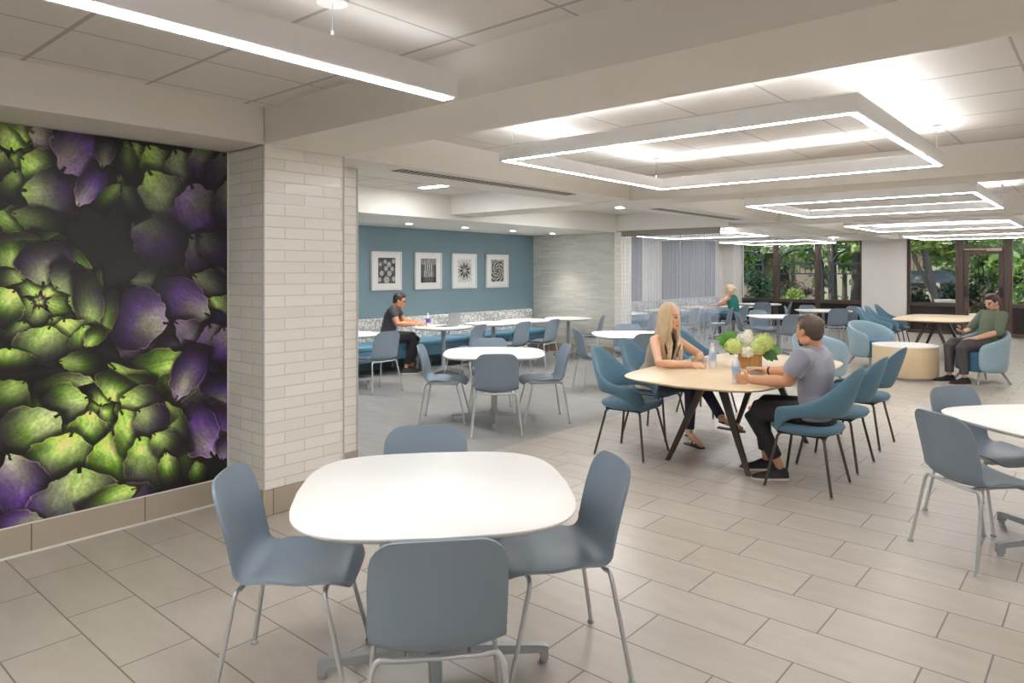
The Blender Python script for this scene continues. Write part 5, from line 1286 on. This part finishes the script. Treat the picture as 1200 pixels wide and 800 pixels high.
short_hair(t, P, M['hair_brown'], 1.02)
q = MB(); c = P(0, 0, 0); A = ((P(1, 0, 0) - c).normalized(), (P(0, 1, 0) - c).normalized(), (P(0, 0, 1) - c).normalized())
q.ell(P(0, .030, -.078), A, (.056, .056, .034), 16, 10); q.ell(P(0, .066, -.100), A, (.027, .022, .019), 12, 8); remeshed(q, 'beard', M['hair_brown'], t, .006, 2)
shoe(t, (5.47, 1.90, 0), (5.30, 2.12, 0), 'shoe', [M['shoe'], M['sole']]); shoe(t, (5.67, 2.08, 0), (5.50, 2.30, 0), 'shoe', [M['shoe'], M['sole']])
q = MB(); w_ = V(J['wr']); d_ = (V(J['er']) - w_).normalized(); q.tube([w_ + d_ * .015, w_ + d_ * .035], .034, 16); q.build('watch', M['shoe'], t)

# ---- blonde woman (faces -y)
lat = (-1, 0, 0)
J = dict(pelvis=(6.06, 3.38, .56), waist=(6.03, 3.33, .70), chest=(5.96, 3.26, .86), neck=(5.91, 3.19, 1.04), head=(5.90, 3.13, 1.18),
         sr=(5.765, 3.22, .965), sl=(6.075, 3.19, .965), er=(5.555, 3.06, .785), el=(6.22, 2.98, .80), wr=(5.725, 2.84, .775), wl=(6.06, 2.93, .80),
         hr=(5.97, 3.33, .54), hl=(6.15, 3.33, .54), kr=(6.00, 2.97, .54), kl=(6.17, 2.96, .56), ar=(5.96, 2.97, .10), al=(6.0, 2.66, .26))
H2 = [((J['wr'], (.62, -.78, 0), (.5, .35, -.75), -1), dict(curl=.45, s=.88, thumb=.8)), ((J['wl'], (-.85, -.25, .15), (.2, -.6, -.5), -1), dict(curl=.7, s=.86))]
t, j, P, b = person('woman with long blond hair in a taupe sleeveless top sitting at the near oak table', J, V((-.04, -1, -.08)), lat, 1.02, 'skin', False, H2, neck_r=.042, bare_feet={'r': (5.91, 2.83, .025), 'l': (6.02, 2.50, .215)}, body_w=.86)
shirt(t, j, lat, M['black_cloth'], 0, W=.84, name='black_camisole', neckw=.05)
# open draped vest: two fronts and a back
q = MB(); n = j['neck'] - j['chest']
q.eloft([(j['pelvis'] + V((0, .02, -.08)), .225, .155), (j['pelvis'] + V((0, .01, .05)), .195, .14), (j['waist'], .155, .118), (j['chest'], .157, .118), (j['neck'] - n * .42, .157, .098), (j['neck'] - n * .12, .115, .07), (j['neck'] - n * .02, .07, .058)], lat, 26)
vest = remeshed(q, 'vest', M['taupe'], t, .009, 3)
bm = bmesh.new(); bm.from_mesh(vest.data); dl = []
for f_ in bm.faces:
    c = f_.calc_center_median(); k = (1.06 - c.z) / .45; fr = c.y < (3.33 - .25 * max(0, c.z - .7)) - .03
    if fr and abs(c.x - (5.955 + (1.0 - c.z) * .12)) < .020 + .05 * max(0, c.z - .84) / .16: dl.append(f_)
bmesh.ops.delete(bm, geom=dl, context='FACES'); bmesh.ops.solidify(bm, geom=bm.faces[:], thickness=.004); bm.to_mesh(vest.data); bm.free()
trousers(t, j, lat, M['jeans'], 'jeans', .82, .90)
# sandals
for k, tt in (('r', V((5.91, 2.83, .0))), ('l', V((6.02, 2.50, .18)))):
    A_ = j['a' + k]; d = (tt - A_); hl = V((A_.x, A_.y, 0 if k == 'r' else A_.z - .07)) + (V((.02, .05, 0)) if k == 'r' else V((0, .05, 0)))
    q = MB(); dd = (tt - hl); L = dd.length + .035; dd.normalize(); u = V((0, 0, 1)); u = (u - dd * u.dot(dd)).normalized(); s_ = dd.cross(u)
    q.ring([[hl + dd * L * f_ + s_ * .036 * w_ * x + u * z for x, z in ((-1, -.002), (1, -.002), (1, .010), (-1, .010))] for f_, w_ in ((0, .6), (.1, .85), (.5, .8), (.75, 1.05), (.92, .9), (1, .4))])
    o = q.build('sandal', M['shoe'], t, ang=50); q = MB()
    for f_, hh in ((.72, .044), (.52, .062)):
        c_ = hl + dd * L * f_; q.tube([c_ + s_ * .040 * math.cos(a) + u * (hh * math.sin(a) + .005) for a in np.linspace(0, PI, 12)], .006, 6, ab=(1.8, .6))
    q.tube([A_ + V((.038 * math.cos(a), .038 * math.sin(a), -.01)) for a in np.linspace(0, 2 * PI, 20)], .006, 6); q.build('strap', M['shoe'], o)
# long hair: a cap and many locks
q = MB(); c = P(0, 0, 0); r_ = (P(1, 0, 0) - c).normalized(); f_ = (P(0, 1, 0) - c).normalized(); u_ = (P(0, 0, 1) - c).normalized(); A = (r_, f_, u_); hs = .97
q.ell(P(0, -.026, .040), A, (.086 * hs, .097 * hs, .088 * hs), 20, 12); q.ell(P(0, -.045, -.01), A, (.084 * hs, .08 * hs, .085 * hs), 20, 12)
for s_ in (-1, 1): q.ell(P(s_ * .070, .005, -.005), A, (.018, .045, .07), 12, 8)
rnd = random.Random(9)
for i in range(72):
    a = -PI * .82 + (i / 71) * PI * 1.64             # round the back of the head, 0 = straight back
    x0, y0 = math.sin(a) * .072, -math.cos(a) * .082 - .015
    if y0 > .035: y0 = .035
    L = rnd.uniform(.30, .44); side = math.sin(a); fx = .03 * abs(side)
    pts = [P(x0 * .45, y0 * .45 - .01, .115), P(x0 * .95, y0 * .95, .065), P(x0 * 1.2, y0 * 1.12, -.01), P(x0 * 1.32, y0 * 1.15 + fx * .4, -.09)]
    ph = 3.2 * abs(a) + rnd.random() * 1.4
    for k in range(1, 5):
        z = -.09 - L * k / 4 * .9; pts.append(P(x0 * (1.34 + .07 * k) + .020 * math.sin(ph + k * 1.9), y0 * (1.1) + fx * (.3 + .55 * k) + .016 * math.cos(ph + k * 1.9) - .012 * (1 - abs(side)) * k, z))
    cp = catmull(pts, 4); n_ = len(cp); q.tube(cp, [.0105 * (1 - .75 * max(0, (i_ / (n_ - 1)) - .55) / .45) for i_ in range(n_)], 7, ab=(1.5, .75))
o = q.build('hair', M['hair_blond'], t, ang=80)

# ---- man with the laptop (faces the picture's right)
h3 = V((.65, -.76, 0)); lat = (-.76, -.65, 0); L3 = V((.76, .65, 0))   # L3 = his left
B = V((7.06, 8.66, 0))
def Q(f, l, z): return B + h3 * f + L3 * l + V((0, 0, z))
J = dict(pelvis=Q(0, 0, .58), waist=Q(.02, 0, .72), chest=Q(.07, 0, .89), neck=Q(.12, 0, 1.04), head=Q(.19, 0, 1.145), sl=Q(.11, .18, .985), sr=Q(.11, -.18, .985), el=Q(.22, .24, .80), er=Q(.20, -.25, .79), wl=Q(.45, .12, .785), wr=Q(.43, -.12, .785),
         hl=Q(.05, .10, .56), hr=Q(.05, -.10, .56), kl=Q(.42, .13, .56), kr=Q(.44, -.06, .58), al=Q(.36, .14, .11), ar=Q(.30, -.04, .11))
H3 = [((J['wl'], h3 - L3 * .3, (0, 0, -1), -1), dict(curl=.4)), ((J['wr'], h3 + L3 * .3, (0, 0, -1), 1), dict(curl=.4))]
t, j, P, b = person('man in glasses and a charcoal T-shirt sitting on the banquette typing on a laptop', J, h3 + V((0, 0, -.32)), lat, 1., 'skin3', True, H3, up=(0, 0, 1))
shirt(t, j, lat, M['tee'], .5, name='t_shirt', W=1.06, arm=.060)
trousers(t, j, lat, M['black_cloth'], cuff=.9); short_hair(t, P, M['hair_black'])
for l_, off in ((.10, .02), (-.06, -.03)): shoe(t, Q(.26 + off, l_, 0), Q(.54 + off, l_, 0), 'shoe', [M['shoe'], M['sole']])
q = MB()
for s_ in (-1, 1):
    q.tube([P(s_ * .033 + .022 * math.cos(a), .088, .002 + .016 * math.sin(a)) for a in np.linspace(0, 2 * PI, 15)], .0025, 6); q.tube([P(s_ * .055, .088, .006), P(s_ * .078, .0, .004)], .0025, 6)
q.tube([P(-.011, .09, .004), P(.011, .09, .004)], .0025, 6); q.build('glasses', M['black'], t)

# ---- woman in green (back right, faces +y)
B = V((15.67, 6.68, 0)); lat = (1, 0, 0)
J = dict(pelvis=B + V((0, -.02, .57)), waist=B + V((0, .0, .72)), chest=B + V((-.01, .03, .89)), neck=B + V((-.02, .06, 1.05)), head=B + V((-.03, .10, 1.185)), sl=B + V((-.18, .06, .99)), sr=B + V((.14, .06, .99)), el=B + V((-.24, .30, .84)), er=B + V((.20, .30, .84)), wl=B + V((-.16, .52, .78)), wr=B + V((.08, .52, .78)),
         hl=B + V((-.1, .05, .55)), hr=B + V((.1, .05, .55)), kl=B + V((-.12, .44, .54)), kr=B + V((.1, .44, .54)), al=B + V((-.12, .42, .11)), ar=B + V((.1, .40, .11)))
t, j, P, b = person('woman with tied-back blond hair in a sleeveless green top, far at the back', J, V((-.1, 1, -.05)), lat, .95, 'skin', False, [((J['wl'], (.3, .9, 0), (0, 0, -1), 1), dict(curl=.5, s=.88)), ((J['wr'], (-.4, .9, 0), (0, 0, -1), -1), dict(curl=.5, s=.88))], neck_r=.042, body_w=.9)
shirt(t, j, lat, M['teal'], 0, W=.92, name='green_top', neckw=.06); trousers(t, j, lat, M['jeans'], 'jeans', .88, .95)
h_ = short_hair(t, P, M['hair_blond'], .98)
q = MB(); c = P(0, 0, 0); A = ((P(1, 0, 0) - c).normalized(), (P(0, 1, 0) - c).normalized(), (P(0, 0, 1) - c).normalized())
q.ell(P(0, -.11, .02), A, (.04, .04, .04), 12, 8); q.tube([P(0, -.12, .03), P(0, -.16, -.01), P(0, -.15, -.09)], [.03, .032, .012], 10, round_=True); q.ell(P(0, -.03, -.03), A, (.086, .085, .07), 16, 10); remeshed(q, 'ponytail', M['hair_blond'], t, .007, 2)
for x in (-.12, .1): shoe(t, B + V((x, .33, 0)), B + V((x, .58, 0)), 'shoe', [M['shoe'], M['shoe']], w=.04)

# ---- man in the green jumper (faces left-front)
h5 = V((-.69, .724, 0)); L5 = V((-.724, -.69, 0)); lat = (.724, .69, 0); B = V((12.12, 1.43, 0))
def Q(f, l, z): return B + h5 * f + L5 * l + V((0, 0, z))
J = dict(pelvis=Q(-.04, 0, .54), waist=Q(-.09, 0, .69), chest=Q(-.14, 0, .87), neck=Q(-.17, 0, 1.04), head=Q(-.13, .0, 1.155), sl=Q(-.15, .18, .98), sr=Q(-.15, -.18, .98), el=Q(-.03, .27, .74), er=Q(.02, -.25, .74), wl=Q(.22, .12, .64), wr=Q(.25, -.06, .71),
         hl=Q(.03, .10, .53), hr=Q(.03, -.10, .53), kl=Q(.40, .11, .54), kr=Q(.41, -.13, .55), al=Q(.37, .12, .11), ar=Q(.41, -.14, .11))
H5 = [((J['wl'], h5 * .9 - L5 * .4, (0, 0, -1), -1), dict(curl=.4)), ((J['wr'], h5 * .8 + L5 * .1 + V((0, 0, .4)), h5 * -.3 + V((0, 0, 1)), -1), dict(curl=.8))]
t, j, P, b = person('man in an olive green jumper sitting in the tub armchair looking at his phone', J, h5 + L5 * .1 + V((0, 0, -.42)), lat, 1.02, 'skin', True, H5)
shirt(t, j, lat, M['olive'], 1.12, name='green_jumper', W=1.1, arm=.062); trousers(t, j, lat, M['grey_cloth'], thick=1.08, cuff=.95); short_hair(t, P, M['hair_brown'], 1.02)
q = MB(); c = P(0, 0, 0); A = ((P(1, 0, 0) - c).normalized(), (P(0, 1, 0) - c).normalized(), (P(0, 0, 1) - c).normalized()); q.ell(P(0, .088, -.058), A, (.024, .010, .006), 12, 8); q.build('moustache', M['hair_brown'], t)
for l_ in (.12, -.14): shoe(t, Q(.29 if l_ > 0 else .33, l_, 0), Q(.59 if l_ > 0 else .63, l_ * 1.1, 0), 'shoe', [M['shoe'], M['shoe']], w=.05)
w_ = J['wr']; t = thing('phone', 'dark phone held by the man in the green jumper', 'phone', w_ + h5 * .12 + L5 * .02 + V((0, 0, .085)), math.atan2(h5.y, h5.x))
q = MB(); R = Matrix.Rotation(math.radians(-35), 4, 'Y'); b0 = MB(); b0.box((-.075, -.037, -.004), (.075, .037, .004), .003); q.add([R @ V(v) for v in b0.v], b0.f); q.build('case', M['shoe'], t)
q = MB(); b0 = MB(); b0.box((-.068, -.032, .0042), (.068, .032, .005)); q.add([R @ V(v) for v in b0.v], b0.f); q.build('screen', M['black'], t)
